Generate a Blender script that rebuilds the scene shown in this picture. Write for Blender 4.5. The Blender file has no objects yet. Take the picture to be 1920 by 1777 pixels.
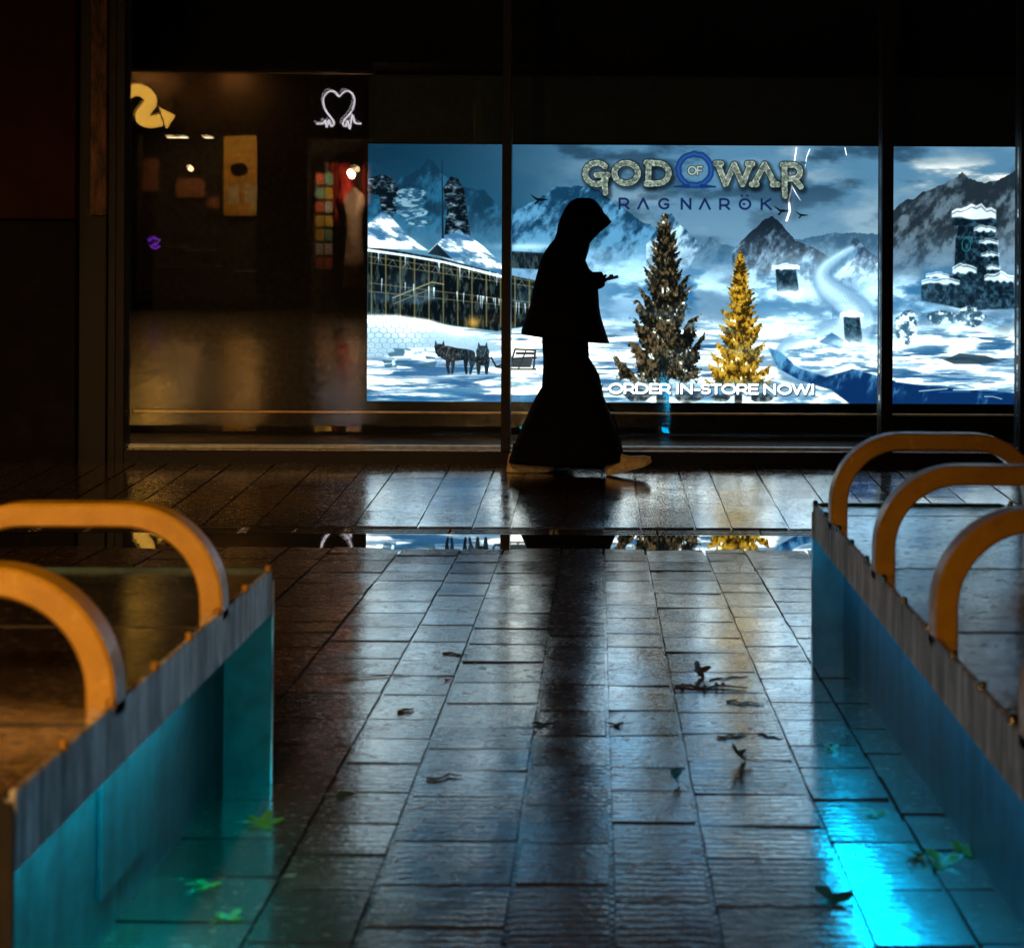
import bpy, bmesh, math, random
import numpy as np
from mathutils import Vector, Matrix

random.seed(7)
rng = np.random.default_rng(7)
scene = bpy.context.scene
COL = scene.collection

# ------------------------------------------------------------------ camera
F, CX, CY, ROLL, CAMH = 3000.0, 1120.0, 470.0, 0.0050, 1.10     # measured in the photograph's 1920x1777 pixels
cam_d = bpy.data.cameras.new('camera')
cam = bpy.data.objects.new('camera', cam_d)
COL.objects.link(cam)
cam_d.sensor_fit = 'HORIZONTAL'
cam_d.sensor_width = 36.0
cam_d.lens = F / 1920 * 36
cam_d.shift_x = -(CX - 960) / 1920
cam_d.shift_y = -(888.5 - CY) / 1920
cam_d.clip_start = 0.05
cam_d.clip_end = 400
cam.matrix_world = Matrix.Translation((0, 0, CAMH)) @ Matrix.Rotation(math.pi / 2, 4, 'X') @ Matrix.Rotation(ROLL, 4, 'Z')
cam_d.dof.use_dof = True
cam_d.dof.focus_distance = 9.5
cam_d.dof.aperture_fstop = 5.0
scene.camera = cam

# ------------------------------------------------------------------ night sky, exposure
world = bpy.data.worlds.new('World')
scene.world = world
world.use_nodes = True
wn = world.node_tree
wn.nodes.clear()
wo = wn.nodes.new('ShaderNodeOutputWorld')
wb = wn.nodes.new('ShaderNodeBackground')
ws = wn.nodes.new('ShaderNodeTexSky')
ws.sky_type = 'NISHITA'
ws.sun_disc = False
ws.sun_elevation = math.radians(-4)
ws.sun_rotation = math.radians(140)
wb.inputs['Strength'].default_value = 0.02
wn.links.new(ws.outputs[0], wb.inputs[0])
wn.links.new(wb.outputs[0], wo.inputs[0])
scene.view_settings.view_transform = 'Standard'
scene.view_settings.look = 'None'
scene.view_settings.exposure = 0.5
scene.view_settings.gamma = 1.0
scene.view_settings.use_curve_mapping = False
scene.render.engine = 'CYCLES'
scene.cycles.use_denoising = True
scene.cycles.max_bounces = 10
scene.cycles.transparent_max_bounces = 24
scene.cycles.sample_clamp_indirect = 6.0
scene.cycles.caustics_reflective = False
scene.cycles.caustics_refractive = False

# ------------------------------------------------------------------ where things stand
M1, M2, YD = 0.0333, 0.035, 7.66            # the paving falls to a drain, then rises to the shop
ZD = -M1 * YD
def gz(y):
    if y <= 0: return 0.0
    if y <= YD: return -M1 * y
    return ZD + M2 * (y - YD)
YW = 9.65                                    # the shop front
YO = -8.9                                    # the shops across the street
def unroll(px, py):
    return px + ROLL * (py - CY), py - ROLL * (px - CX)
def at(px, py, Y):                           # a point seen at a pixel, Y metres out
    px, py = unroll(px, py)
    return Vector(((px - CX) * Y / F, Y, CAMH + (CY - py) * Y / F))
def gp(px, py):                              # a point on the near paving
    px, py = unroll(px, py)
    Y = CAMH / ((py - CY) / F - M1)
    return Vector(((px - CX) * Y / F, Y, -M1 * Y))
VO = 2 * YW - YO                             # distance at which the far shops appear in the glass
def mir(px, py):
    p = at(px, py, VO)
    return p.x, p.z

# ------------------------------------------------------------------ helpers
def tag(o, label=None, cat=None, group=None, kind=None):
    if label: o['label'] = label
    if cat: o['category'] = cat
    if group: o['group'] = group
    if kind: o['kind'] = kind
    return o
def empty(name, loc=(0, 0, 0), rot=(0, 0, 0)):
    o = bpy.data.objects.new(name, None)
    o.empty_display_size = 0.1
    o.location = loc; o.rotation_euler = rot
    COL.objects.link(o)
    return o
def link(name, me, mat=None, parent=None):
    o = bpy.data.objects.new(name, me)
    COL.objects.link(o)
    if mat and not me.materials: me.materials.append(mat)
    if parent: o.parent = parent
    return o
def obj(name, bm, mat, parent=None, smooth=False):
    me = bpy.data.meshes.new(name)
    bm.normal_update()
    bm.to_mesh(me); bm.free()
    if smooth:
        for p in me.polygons: p.use_smooth = True
    return link(name, me, mat, parent)
def box(bm, x0, x1, y0, y1, z0, z1, bev=0.0, seg=1):
    t = bmesh.new()
    vs = [t.verts.new((x, y, z)) for x in (x0, x1) for y in (y0, y1) for z in (z0, z1)]
    for f in ((0, 1, 3, 2), (4, 6, 7, 5), (0, 4, 5, 1), (2, 3, 7, 6), (0, 2, 6, 4), (1, 5, 7, 3)):
        t.faces.new([vs[i] for i in f])
    bmesh.ops.recalc_face_normals(t, faces=t.faces)
    if bev: bmesh.ops.bevel(t, geom=list(t.edges), offset=bev, segments=seg, affect='EDGES')
    join(bm, t)
def join(bm, t, M=None):
    if M is not None: bmesh.ops.transform(t, matrix=M, verts=t.verts)
    me = bpy.data.meshes.new('tmp')
    t.to_mesh(me); t.free()
    bm.from_mesh(me)
    bpy.data.meshes.remove(me)
def boxo(name, mat, parent, *b, bev=0.0, seg=1):
    bm = bmesh.new(); box(bm, *b, bev=bev, seg=seg)
    return obj(name, bm, mat, parent)
def tube(bm, pts, r, n=8, cap=True):
    pts = [Vector(p) for p in pts]
    rs = r if isinstance(r, (list, tuple)) else [r] * len(pts)
    rings = []
    ref = None
    for i, p in enumerate(pts):
        d = (pts[min(i + 1, len(pts) - 1)] - pts[max(i - 1, 0)]).normalized()
        if ref is None:
            ref = d.orthogonal().normalized()
        ref = (ref - d * ref.dot(d)).normalized()
        b = d.cross(ref)
        rings.append([bm.verts.new(p + (ref * math.cos(a) + b * math.sin(a)) * rs[i]) for a in [2 * math.pi * k / n for k in range(n)]])
    for a, b in zip(rings, rings[1:]):
        for k in range(n):
            bm.faces.new((a[k], a[(k + 1) % n], b[(k + 1) % n], b[k]))
    if cap:
        bm.faces.new(rings[0][::-1]); bm.faces.new(rings[-1])
def prism(bm, outline, y0, y1):              # an outline of (x, z) given a thickness in y
    a = [bm.verts.new((x, y0, z)) for x, z in outline]
    b = [bm.verts.new((x, y1, z)) for x, z in outline]
    n = len(a)
    bm.faces.new(a); bm.faces.new(b[::-1])
    for k in range(n):
        bm.faces.new((a[k], b[k], b[(k + 1) % n], a[(k + 1) % n]))
    bmesh.ops.recalc_face_normals(bm, faces=bm.faces)
def loft(bm, rings, cap0=True, cap1=True):
    vr = [[bm.verts.new(p) for p in r] for r in rings]
    n = len(vr[0])
    for a, b in zip(vr, vr[1:]):
        for k in range(n):
            bm.faces.new((a[k], a[(k + 1) % n], b[(k + 1) % n], b[k]))
    if cap0: bm.faces.new(vr[0][::-1])
    if cap1: bm.faces.new(vr[-1])
    bmesh.ops.recalc_face_normals(bm, faces=bm.faces)

# ------------------------------------------------------------------ materials
class NT:
    def __init__(s, name):
        s.m = bpy.data.materials.new(name); s.m.use_nodes = True
        s.t = s.m.node_tree; s.t.nodes.clear()
        s.out = s.t.nodes.new('ShaderNodeOutputMaterial')
    def n(s, typ, **kw):
        nd = s.t.nodes.new(typ)
        for k, v in kw.items():
            if k[0] == '_': setattr(nd, k[1:], v)
        return nd
    def l(s, a, b): s.t.links.new(a, b)
    def noise(s, vec, scale, detail=4, rough=0.55, dist=0.0):
        nd = s.n('ShaderNodeTexNoise')
        nd.inputs['Scale'].default_value = scale; nd.inputs['Detail'].default_value = detail
        nd.inputs['Roughness'].default_value = rough; nd.inputs['Distortion'].default_value = dist
        if vec is not None: s.l(vec, nd.inputs['Vector'])
        return nd.outputs['Fac']
    def scaled(s, vec, sx, sy, sz):
        nd = s.n('ShaderNodeMapping'); nd.inputs['Scale'].default_value = (sx, sy, sz)
        s.l(vec, nd.inputs['Vector']); return nd.outputs[0]
    def ramp(s, fac, stops):
        nd = s.n('ShaderNodeValToRGB')
        e = nd.color_ramp.elements
        while len(e) < len(stops): e.new(0.5)
        for el, (p, c) in zip(e, stops):
            el.position = p; el.color = (*c, 1) if not isinstance(c, (int, float)) else (c, c, c, 1)
        s.l(fac, nd.inputs[0]); return nd.outputs[0]
    def math(s, op, a, b=None, clamp=False):
        nd = s.n('ShaderNodeMath'); nd.operation = op; nd.use_clamp = clamp
        for i, v in enumerate((a, b)):
            if v is None: continue
            if isinstance(v, (int, float)): nd.inputs[i].default_value = v
            else: s.l(v, nd.inputs[i])
        return nd.outputs[0]
    def mix(s, fac, a, b, blend='MIX'):
        nd = s.n('ShaderNodeMix'); nd.data_type = 'RGBA'; nd.blend_type = blend
        for i, v in ((0, fac), (6, a), (7, b)):
            if isinstance(v, (int, float)) and i == 0: nd.inputs[0].default_value = v
            elif isinstance(v, tuple): nd.inputs[i].default_value = (*v, 1)
            else: s.l(v, nd.inputs[i])
        return nd.outputs[2]
    def bump(s, h, strength, dist, normal=None):
        nd = s.n('ShaderNodeBump'); nd.inputs['Strength'].default_value = strength; nd.inputs['Distance'].default_value = dist
        s.l(h, nd.inputs['Height'])
        if normal is not None: s.l(normal, nd.inputs['Normal'])
        return nd.outputs[0]
    def pos(s): return s.n('ShaderNodeNewGeometry').outputs['Position']
    def objc(s): return s.n('ShaderNodeTexCoord').outputs['Object']
    def principled(s, **kw):
        p = s.n('ShaderNodeBsdfPrincipled')
        for k, v in kw.items():
            k = {'base': 'Base Color', 'rough': 'Roughness', 'metal': 'Metallic', 'ior': 'IOR', 'coat': 'Coat Weight', 'coat_rough': 'Coat Roughness',
                 'coat_ior': 'Coat IOR', 'normal': 'Normal', 'coat_normal': 'Coat Normal', 'spec': 'Specular IOR Level', 'sub': 'Subsurface Weight', 'trans': 'Transmission Weight'}[k]
            if isinstance(v, tuple): p.inputs[k].default_value = (*v, 1)
            elif isinstance(v, (int, float)): p.inputs[k].default_value = v
            else: s.l(v, p.inputs[k])
        s.l(p.outputs[0], s.out.inputs[0])
        return s.m

def simple(name, col, rough=0.5, metal=0.0, var=0.25, scale=12.0, bump=0.0, spec=0.5):
    t = NT(name)
    p = t.objc()
    nz = t.noise(p, scale, 5)
    c = t.ramp(nz, [(0.3, tuple(v * (1 - var) for v in col)), (0.7, tuple(min(1, v * (1 + var)) for v in col))])
    r = t.ramp(t.noise(p, scale * 2.3, 3), [(0.3, max(0.02, rough * 0.8)), (0.7, min(1, rough * 1.2))])
    kw = dict(base=c, rough=r, metal=metal, spec=spec)
    if bump: kw['normal'] = t.bump(t.noise(p, scale * 6, 4), bump, 0.004)
    return t.principled(**kw)

def emit(name, col, strength):
    t = NT(name)
    e = t.n('ShaderNodeEmission'); e.inputs[0].default_value = (*col, 1); e.inputs[1].default_value = strength
    t.l(e.outputs[0], t.out.inputs[0])
    return t.m

def wet_stone(name, dark, light, bump=1.0, coat_rough=0.10, from_noise=False):
    t = NT(name)
    p = t.pos()
    info = t.n('ShaderNodeObjectInfo').outputs['Random']
    big = t.noise(p, 1.3, 3)
    mid = t.noise(p, 14, 5, 0.6)
    grit = t.noise(p, 120, 4, 0.7)
    per = info if not from_noise else t.noise(p, 3.1, 1)
    tone = t.math('ADD', t.math('MULTIPLY', per, 0.55), t.math('MULTIPLY', mid, 0.45))
    base = t.ramp(tone, [(0.25, dark), (0.75, light)])
    base = t.mix(t.math('MULTIPLY', grit, 0.55), base, tuple(v * 0.45 for v in dark))
    streak = t.noise(t.scaled(p, 26, 44, 26), 1.0, 4, 0.62)       # shallow dressing marks across each sett
    fine = t.noise(t.scaled(p, 85, 105, 85), 1.0, 3, 0.65)
    wet = t.ramp(t.noise(p, 5.0, 5, 0.7, 0.4), [(0.38, 0.0), (0.60, 1.0)])   # where the film of water lies deeper
    fleck = t.ramp(t.noise(t.scaled(p, 34, 58, 34), 1.0, 6, 0.74, 0.2), [(0.36, 0.0), (0.46, 1.0)])   # grit and pits that break the film
    h = t.math('ADD', t.math('MULTIPLY', mid, 0.20), t.math('ADD', t.math('MULTIPLY', streak, 0.45), t.math('MULTIPLY', fine, 0.34)))
    nb = t.bump(h, 0.8 * bump, 0.004)
    h2 = t.math('MULTIPLY', h, t.math('SUBTRACT', 1.0, t.math('MULTIPLY', wet, 0.45)))
    wv = t.n('ShaderNodeTexWave'); wv.wave_type = 'BANDS'; wv.bands_direction = 'Y'; wv.wave_profile = 'SIN'   # sawn ribs across each sett
    for k_, v_ in (('Scale', 10.5), ('Distortion', 5.0), ('Detail', 4.0), ('Detail Scale', 2.4), ('Detail Roughness', 0.65)): wv.inputs[k_].default_value = v_
    t.l(p, wv.inputs['Vector'])
    worn = t.ramp(t.noise(p, 2.6, 3), [(0.40, 0.15), (0.62, 1.0)])
    h2 = t.math('ADD', h2, t.math('MULTIPLY', t.math('MULTIPLY', wv.outputs['Fac'], worn), 0.26))
    nc = t.bump(h2, 0.8 * bump, FILM_BUMP)
    stone = t.n('ShaderNodeBsdfPrincipled')
    t.l(base, stone.inputs['Base Color']); stone.inputs['Roughness'].default_value = 0.38; stone.inputs['IOR'].default_value = 1.6
    t.l(nb, stone.inputs['Normal'])
    film = t.n('ShaderNodeBsdfGlossy'); film.distribution = 'GGX'
    film.inputs['Color'].default_value = (0.93, 0.94, 0.95, 1)
    t.l(t.ramp(wet, [(0.0, coat_rough * 1.7), (1.0, coat_rough * 0.8)]), film.inputs['Roughness'])
    lean = t.n('ShaderNodeVectorMath'); lean.operation = 'ADD'      # film normals given an added lean so near setts mirror the poster
    t.l(nc, lean.inputs[0])
    sx = t.n('ShaderNodeSeparateXYZ'); t.l(p, sx.inputs[0])
    cb = t.n('ShaderNodeCombineXYZ'); t.l(t.math('MULTIPLY', t.math('LESS_THAN', sx.outputs['Y'], YD), LEAN), cb.inputs['Y']); t.l(cb.outputs[0], lean.inputs[1])
    nrm = t.n('ShaderNodeVectorMath'); nrm.operation = 'NORMALIZE'; t.l(lean.outputs[0], nrm.inputs[0])
    t.l(nrm.outputs[0], film.inputs['Normal'])
    lw = t.n('ShaderNodeLayerWeight'); lw.inputs['Blend'].default_value = 0.5
    fac = t.ramp(lw.outputs['Facing'], [(0.0, 0.06), (0.45, 0.30), (0.68, 0.86), (0.90, 0.97)])   # the film mirrors more the flatter one looks along it
    fac = t.math('MULTIPLY', fac, t.math('ADD', 0.08, t.math('MULTIPLY', fleck, 0.92)))
    fac = t.math('MULTIPLY', fac, t.math('ADD', 0.78, t.math('MULTIPLY', per, 0.22)))
    mx = t.n('ShaderNodeMixShader')
    t.l(fac, mx.inputs[0]); t.l(stone.outputs[0], mx.inputs[1]); t.l(film.outputs[0], mx.inputs[2])
    t.l(mx.outputs[0], t.out.inputs[0])
    return t.m
FILM_BUMP = 0.0016
LEAN = 0.028

MAT = {}
MAT['paver'] = wet_stone('wet granite setts', (0.065, 0.030, 0.019), (0.20, 0.105, 0.068))
MAT['paver_far'] = wet_stone('wet granite setts, joined', (0.065, 0.030, 0.019), (0.20, 0.105, 0.068), from_noise=True)
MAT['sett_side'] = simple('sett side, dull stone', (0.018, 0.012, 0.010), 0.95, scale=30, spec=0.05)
MAT['grout'] = wet_stone('wet mortar bed', (0.03, 0.024, 0.02), (0.06, 0.045, 0.035), coat_rough=0.07, from_noise=True)
MAT['seat'] = wet_stone('wet granite bench top', (0.03, 0.026, 0.024), (0.07, 0.058, 0.05), bump=0.8, coat_rough=0.06)
MAT['black_metal'] = simple('black powder coated frame', (0.005, 0.0045, 0.0045), 0.5, 0.0, scale=20, spec=0.25)
def amber():
    t = NT('amber painted steel')
    p = t.objc()
    a = t.noise(p, 14, 6, 0.65)
    c = t.ramp(a, [(0.28, (0.34, 0.185, 0.004)), (0.5, (0.46, 0.25, 0.005)), (0.72, (0.54, 0.30, 0.008))])
    scr = t.noise(t.scaled(p, 90, 12, 90), 1.0, 5, 0.75)
    c = t.mix(t.ramp(scr, [(0.60, 0.0), (0.72, 0.7)]), c, (0.16, 0.085, 0.02))
    c = t.mix(t.ramp(t.noise(p, 34, 6, 0.8), [(0.64, 0.0), (0.70, 0.85)]), c, (0.07, 0.045, 0.03))        # chips and grime
    drops = t.noise(p, 150, 2, 0.5)
    return t.principled(base=c, rough=0.5, coat=1.0, coat_ior=1.7, coat_rough=t.ramp(a, [(0.3, 0.12), (0.7, 0.3)]), coat_normal=t.bump(drops, 0.6, 0.002), normal=t.bump(drops, 0.2, 0.002))
MAT['orange'] = amber()
MAT['cast'] = simple('wet cast iron', (0.30, 0.29, 0.28), 0.20, 1.0, scale=40, bump=0.1)

MAT['brass_pin'] = simple('tarnished brass pin', (0.36, 0.19, 0.03), 0.4, 0.5, scale=60)
def steel():
    t = NT('rain streaked steel')
    p = t.objc()
    st = t.noise(t.scaled(p, 44, 44, 5.0), 1.0, 6, 0.75)
    st2 = t.noise(t.scaled(p, 13, 13, 3.0), 1.0, 4, 0.65)
    f = t.math('ADD', t.math('MULTIPLY', st, 0.6), t.math('MULTIPLY', st2, 0.4))
    base = t.ramp(f, [(0.40, (0.035, 0.035, 0.04)), (0.50, (0.42, 0.42, 0.44)), (0.58, (0.95, 0.95, 0.96))])
    r = t.ramp(st, [(0.3, 0.30), (0.7, 0.55)])
    return t.principled(base=base, rough=r, metal=0.65, normal=t.bump(f, 0.12, 0.003))
MAT['steel'] = steel()
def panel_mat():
    t = NT('streaked teal tinted panel paint')
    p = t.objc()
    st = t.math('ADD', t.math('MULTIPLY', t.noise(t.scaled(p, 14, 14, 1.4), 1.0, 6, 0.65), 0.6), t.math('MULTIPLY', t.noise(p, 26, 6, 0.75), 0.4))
    base = t.ramp(st, [(0.38, (0.004, 0.024, 0.034)), (0.54, (0.016, 0.085, 0.115)), (0.72, (0.034, 0.15, 0.19))])  # teal of the light strips put into the paint colour
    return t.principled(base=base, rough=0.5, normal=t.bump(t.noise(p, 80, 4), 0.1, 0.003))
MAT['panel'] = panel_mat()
MAT['end_shade_paint'] = simple('mottled shaded end paint', (0.010, 0.045, 0.052), 0.5, var=0.6, scale=14, bump=0.2)  # shade at the bench ends put into this darker paint
MAT['led'] = emit('cyan light strip', (0.0, 0.42, 0.78), 12.5)
MAT['led_teal'] = emit('teal light strip', (0.0, 0.50, 0.56), 42.0)

def glass_mat(ior):
    t = NT('window glass')
    fr = t.n('ShaderNodeFresnel'); fr.inputs[0].default_value = ior
    tr = t.n('ShaderNodeBsdfTransparent'); tr.inputs[0].default_value = (0.97, 0.985, 0.98, 1)
    gl = t.n('ShaderNodeBsdfGlossy'); gl.inputs['Roughness'].default_value = 0.0
    mx = t.n('ShaderNodeMixShader')
    t.l(fr.outputs[0], mx.inputs[0]); t.l(tr.outputs[0], mx.inputs[1]); t.l(gl.outputs[0], mx.inputs[2])
    t.l(mx.outputs[0], t.out.inputs[0])
    return t.m
MAT['glass'] = glass_mat(1.52)
MAT['glass_inner'] = glass_mat(1.25)
def water_mat():
    t = NT('standing rain water')
    p = t.pos()
    return t.principled(base=(0.012, 0.010, 0.009), rough=0.015, ior=4.0, coat=1.0, coat_ior=4.0, coat_rough=0.015, normal=t.bump(t.noise(t.scaled(p, 3, 8, 1), 1.0, 2), 0.02, 0.01))
MAT['water'] = water_mat()

# ------------------------------------------------------------------ the paving
BX0, BX1 = -9.5, 5.5
pavement = None
bm = bmesh.new()
D = 0.0045
prof = [(YO - 0.4, 0.0), (0.0, 0.0), (7.20, gz(7.20)), (7.201, gz(7.2) - 0.12), (7.80, gz(7.2) - 0.12), (7.801, gz(7.801)), (YW + 0.02, gz(YW + 0.02))]
for (ya, za), (yb, zb) in zip(prof, prof[1:]):
    v = [bm.verts.new(c) for c in ((BX0, ya, za - D), (BX1, ya, za - D), (BX1, yb, zb - D), (BX0, yb, zb - D))]
    bm.faces.new(v)
pavement = obj('pavement', bm, MAT['grout']); tag(pavement, kind='structure')

edges = [-1.66, -1.375, -1.18, -0.870, -0.600, -0.413, -0.154, 0.033, 0.219, 0.482, 0.660, 0.94, 1.20, 1.40]
while edges[0] > BX0 + 0.3: edges.insert(0, edges[0] - random.choice((0.186, 0.262, 0.262, 0.2)))
while edges[-1] < BX1 - 0.3: edges.append(edges[-1] + random.choice((0.186, 0.262, 0.262, 0.2)))

def unit_sett(seed):                          # a sett of 1 x 1 x 1 with worn rounded upper edges
    r = random.Random(seed)
    b = bmesh.new()
    lv = [(-0.5, 0.5, 0.0), (-0.5, 0.5, 0.70), (-0.47, 0.47, 1.0)]
    rings = []
    for (a, c, z) in ((0.5, 0.5, 0.0), (0.5, 0.5, 0.80), (0.494, 0.494, 1.0)):
        j = lambda: r.uniform(-0.008, 0.008)
        ring = [(-a + j(), -c + j(), z), (0 + j(), -c + j(), z), (a + j(), -c + j(), z), (a + j(), 0, z), (a + j(), c + j(), z), (0, c + j(), z), (-a + j(), c + j(), z), (-a + j(), 0, z)]
        rings.append([b.verts.new(p) for p in ring])
    for p, q in zip(rings, rings[1:]):
        for k in range(8): b.faces.new((p[k], p[(k + 1) % 8], q[(k + 1) % 8], q[k]))
    b.faces.new(rings[-1])
    me = bpy.data.meshes.new('paver'); b.normal_update(); b.to_mesh(me); b.free()
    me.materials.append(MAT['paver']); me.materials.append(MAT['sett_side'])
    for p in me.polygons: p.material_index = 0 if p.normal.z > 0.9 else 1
    return me
setts = [unit_sett(i) for i in range(6)]

def project(p):
    x = CX + F * p[0] / p[1]; y = CY - F * (p[2] - CAMH) / p[1]
    return x, y
cands = []
for xa, xb in zip(edges, edges[1:]):
    for (ys, ye) in ((-1.5, 7.195), (7.806, YW - 0.002)):
        y = ys + (random.uniform(-0.2, 0) if ys < 0 else 0)
        first = True
        while y < ye - 0.03:
            L = random.choice((0.19, 0.22, 0.24, 0.265, 0.29)) * random.uniform(0.95, 1.05)
            if first and ys > 0: L *= random.uniform(0.45, 1); first = False
            yb_ = min(y + L, ye)
            if ye - yb_ < 0.06: yb_ = ye
            g = 0.0045
            cands.append((xa + g, xb - g, y + g * 0.6, yb_ - g * 0.6))
            y = yb_
def shows(c):
    xm, ym = (c[0] + c[1]) / 2, (c[2] + c[3]) / 2
    if ym < 2.3: return 0
    x, yy = project((xm, ym, gz(ym)))
    if not (-30 < x < 1950 and yy < 1830): return 0
    if ym < 7.2:
        if xm > 0.80 and ym < 4.9: return 0
        if xm > 0.85 and yy > 1100: return 0
        if xm < -0.88 and ym < 3.5: return 0
    area = (c[1] - c[0]) * (c[3] - c[2]) * (F / ym) ** 2 * (0.75 / ym)
    return area
scored = sorted(cands, key=lambda c: -shows(c))
stuff_bm = bmesh.new()
for i, c in enumerate(scored):
    xm, ym = (c[0] + c[1]) / 2, (c[2] + c[3]) / 2
    sl = 0.0 if ym < 0 else (-M1 - 0.004 if ym < YD else M2 + 0.008)      # extra dip towards the drain, added so the setts mirror the poster
    h = 0.03
    up = random.gauss(0, 0.0006)
    M = Matrix.Translation((xm, ym, gz(ym) - h + up)) @ Matrix.Rotation(math.atan(sl) + random.gauss(0, 0.006), 4, 'X') @ Matrix.Rotation(random.gauss(0, 0.006), 4, 'Y') @ Matrix.Diagonal((c[1] - c[0], c[3] - c[2], h, 1))
    if i < 300 and shows(c) > 0:
        o = link('paver', setts[i % 6], None, pavement)
        o.matrix_world = M
    else:
        t = bmesh.new(); t.from_mesh(setts[i % 6]); bmesh.ops.transform(t, matrix=M, verts=t.verts)
        me = bpy.data.meshes.new('t'); t.to_mesh(me); t.free(); stuff_bm.from_mesh(me); bpy.data.meshes.remove(me)
o = obj('paver_field', stuff_bm, MAT['paver_far'], pavement); o.data.materials.append(MAT['sett_side']); tag(o, kind='stuff')

# drain channel with grates, and the strip of standing water beside it
drain = empty('drain_channel', (0, 7.66, gz(7.66)))
tag(drain, 'long slotted drain channel crossing the wet paving before the shop', 'drain')
def place(o, loc=(0, 0, 0)):
    o.location = loc; return o
bm = bmesh.new()
box(bm, BX0, BX1, 7.54 - 7.66, 7.80 - 7.66, -0.10, -0.075)
obj('channel_bed', bm, MAT['black_metal'], drain)
gme = None
gx = -9.0
k = 0
bmg = bmesh.new()
L = 0.492
for yy in np.linspace(-0.112, 0.128, 6):
    box(bmg, -L / 2, L / 2, yy - 0.011, yy + 0.011, -0.03, 0.0, bev=0.002)
for xx in (-L / 2 + 0.009, 0.0, L / 2 - 0.009):
    box(bmg, xx - 0.008, xx + 0.008, -0.118, 0.134, -0.034, -0.004)
gme = bpy.data.meshes.new('drain_grate'); bmg.to_mesh(gme); bmg.free(); gme.materials.append(MAT['cast'])
while gx < 5.2:
    o = link('drain_grate', gme, None, drain)
    o.location = (gx + 0.045, 0, random.uniform(-0.002, 0.001)); gx += 0.5; k += 1
bm = bmesh.new()
n = 160
zw = gz(7.185)
va, vb = [], []
for i in range(n + 1):
    x = BX0 + (BX1 - BX0) * i / n
    va.append(bm.verts.new((x, 7.02, zw)))
    vb.append(bm.verts.new((x, 7.538, zw)))
for i in range(n): bm.faces.new((va[i], va[i + 1], vb[i + 1], vb[i]))
r_ = bmesh.ops.extrude_face_region(bm, geom=list(bm.faces))
for v in [g for g in r_['geom'] if isinstance(g, bmesh.types.BMVert)]: v.co.z -= 0.05
bmesh.ops.recalc_face_normals(bm, faces=bm.faces)
puddle = obj('puddle', bm, MAT['water']); tag(puddle, kind='structure')

# ------------------------------------------------------------------ the printed poster, painted from noise, outlines and strokes
PW, PH, S = 1218, 487, 1.2
NX, NY = int(PW * S), int(PH * S)
U, V = np.meshgrid((np.arange(NX) + 0.5) / S, (np.arange(NY) + 0.5) / S)
X_, Y_ = U + 687, V + 269                      # the photograph's pixels
img = np.zeros((NY, NX, 3), np.float32)
def vnoise(x, y, seed):
    r = np.random.default_rng(seed); g = r.random((256, 256)).astype(np.float32)
    xi = np.floor(x).astype(int); yi = np.floor(y).astype(int)
    fx = x - xi; fy = y - yi
    fx = fx * fx * (3 - 2 * fx); fy = fy * fy * (3 - 2 * fy)
    a = g[yi % 256, xi % 256]; b = g[yi % 256, (xi + 1) % 256]; c = g[(yi + 1) % 256, xi % 256]; d = g[(yi + 1) % 256, (xi + 1) % 256]
    return (a * (1 - fx) + b * fx) * (1 - fy) + (c * (1 - fx) + d * fx) * fy
def fbm(x, y, seed, oc=5, gain=0.55):
    s = 0; a = 1; t = 0
    for o in range(oc):
        s = s + a * vnoise(x * 2 ** o + 17.3 * o, y * 2 ** o + 9.1 * o, seed + o); t += a; a *= gain
    return s / t
def sm(x, a, b):
    t = np.clip((x - a) / (b - a), 0, 1); return t * t * (3 - 2 * t)
def lerp(a, b, t):
    t = t[..., None] if isinstance(t, np.ndarray) else t
    return a * (1 - t) + b * t
def C(*c): return np.array(c, np.float32) / 255
def put(col, m, sl=None):
    if sl is None: sl = (slice(None), slice(None))
    img[sl] = lerp(img[sl], col, np.clip(m, 0, 1))
def win(x0, y0, x1, y1, pad=6):
    a = max(0, int((x0 - 687 - pad) * S)); b = min(NX, int((x1 - 687 + pad) * S) + 1)
    c = max(0, int((y0 - 269 - pad) * S)); d = min(NY, int((y1 - 269 + pad) * S) + 1)
    return (slice(c, d), slice(a, b)) if (b > a and d > c) else None
def segdist(px, py, ax, ay, bx, by):
    dx, dy = bx - ax, by - ay
    t = np.clip(((px - ax) * dx + (py - ay) * dy) / (dx * dx + dy * dy + 1e-9), 0, 1)
    return np.hypot(px - ax - t * dx, py - ay - t * dy), t
def stroke(pts, w, col, alpha=1.0, soft=0.7):
    ws_ = w if isinstance(w, (list, tuple)) else [w] * len(pts)
    mw = max(ws_)
    xs = [p[0] for p in pts]; ys = [p[1] for p in pts]
    sl = win(min(xs) - mw, min(ys) - mw, max(xs) + mw, max(ys) + mw)
    if sl is None: return
    px, py = X_[sl], Y_[sl]
    d = np.full(px.shape, 1e9, np.float32)
    for i in range(len(pts) - 1):
        q, t = segdist(px, py, *pts[i], *pts[i + 1])
        d = np.minimum(d, q - (ws_[i] * (1 - t) + ws_[i + 1] * t) / 2)
    put(col, alpha * sm(-d, -soft, soft), sl)
def pmask(pts, px, py, soft=0.7):
    ins = np.zeros(px.shape, bool); d = np.full(px.shape, 1e9, np.float32)
    n = len(pts)
    for i in range(n):
        (ax, ay), (bx, by) = pts[i], pts[(i + 1) % n]
        if ay != by:
            c = ((ay > py) != (by > py)) & (px < (bx - ax) * (py - ay) / (by - ay) + ax)
            ins ^= c
        q, _ = segdist(px, py, ax, ay, bx, by); d = np.minimum(d, q)
    return sm(np.where(ins, d, -d), -soft, soft)
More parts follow.
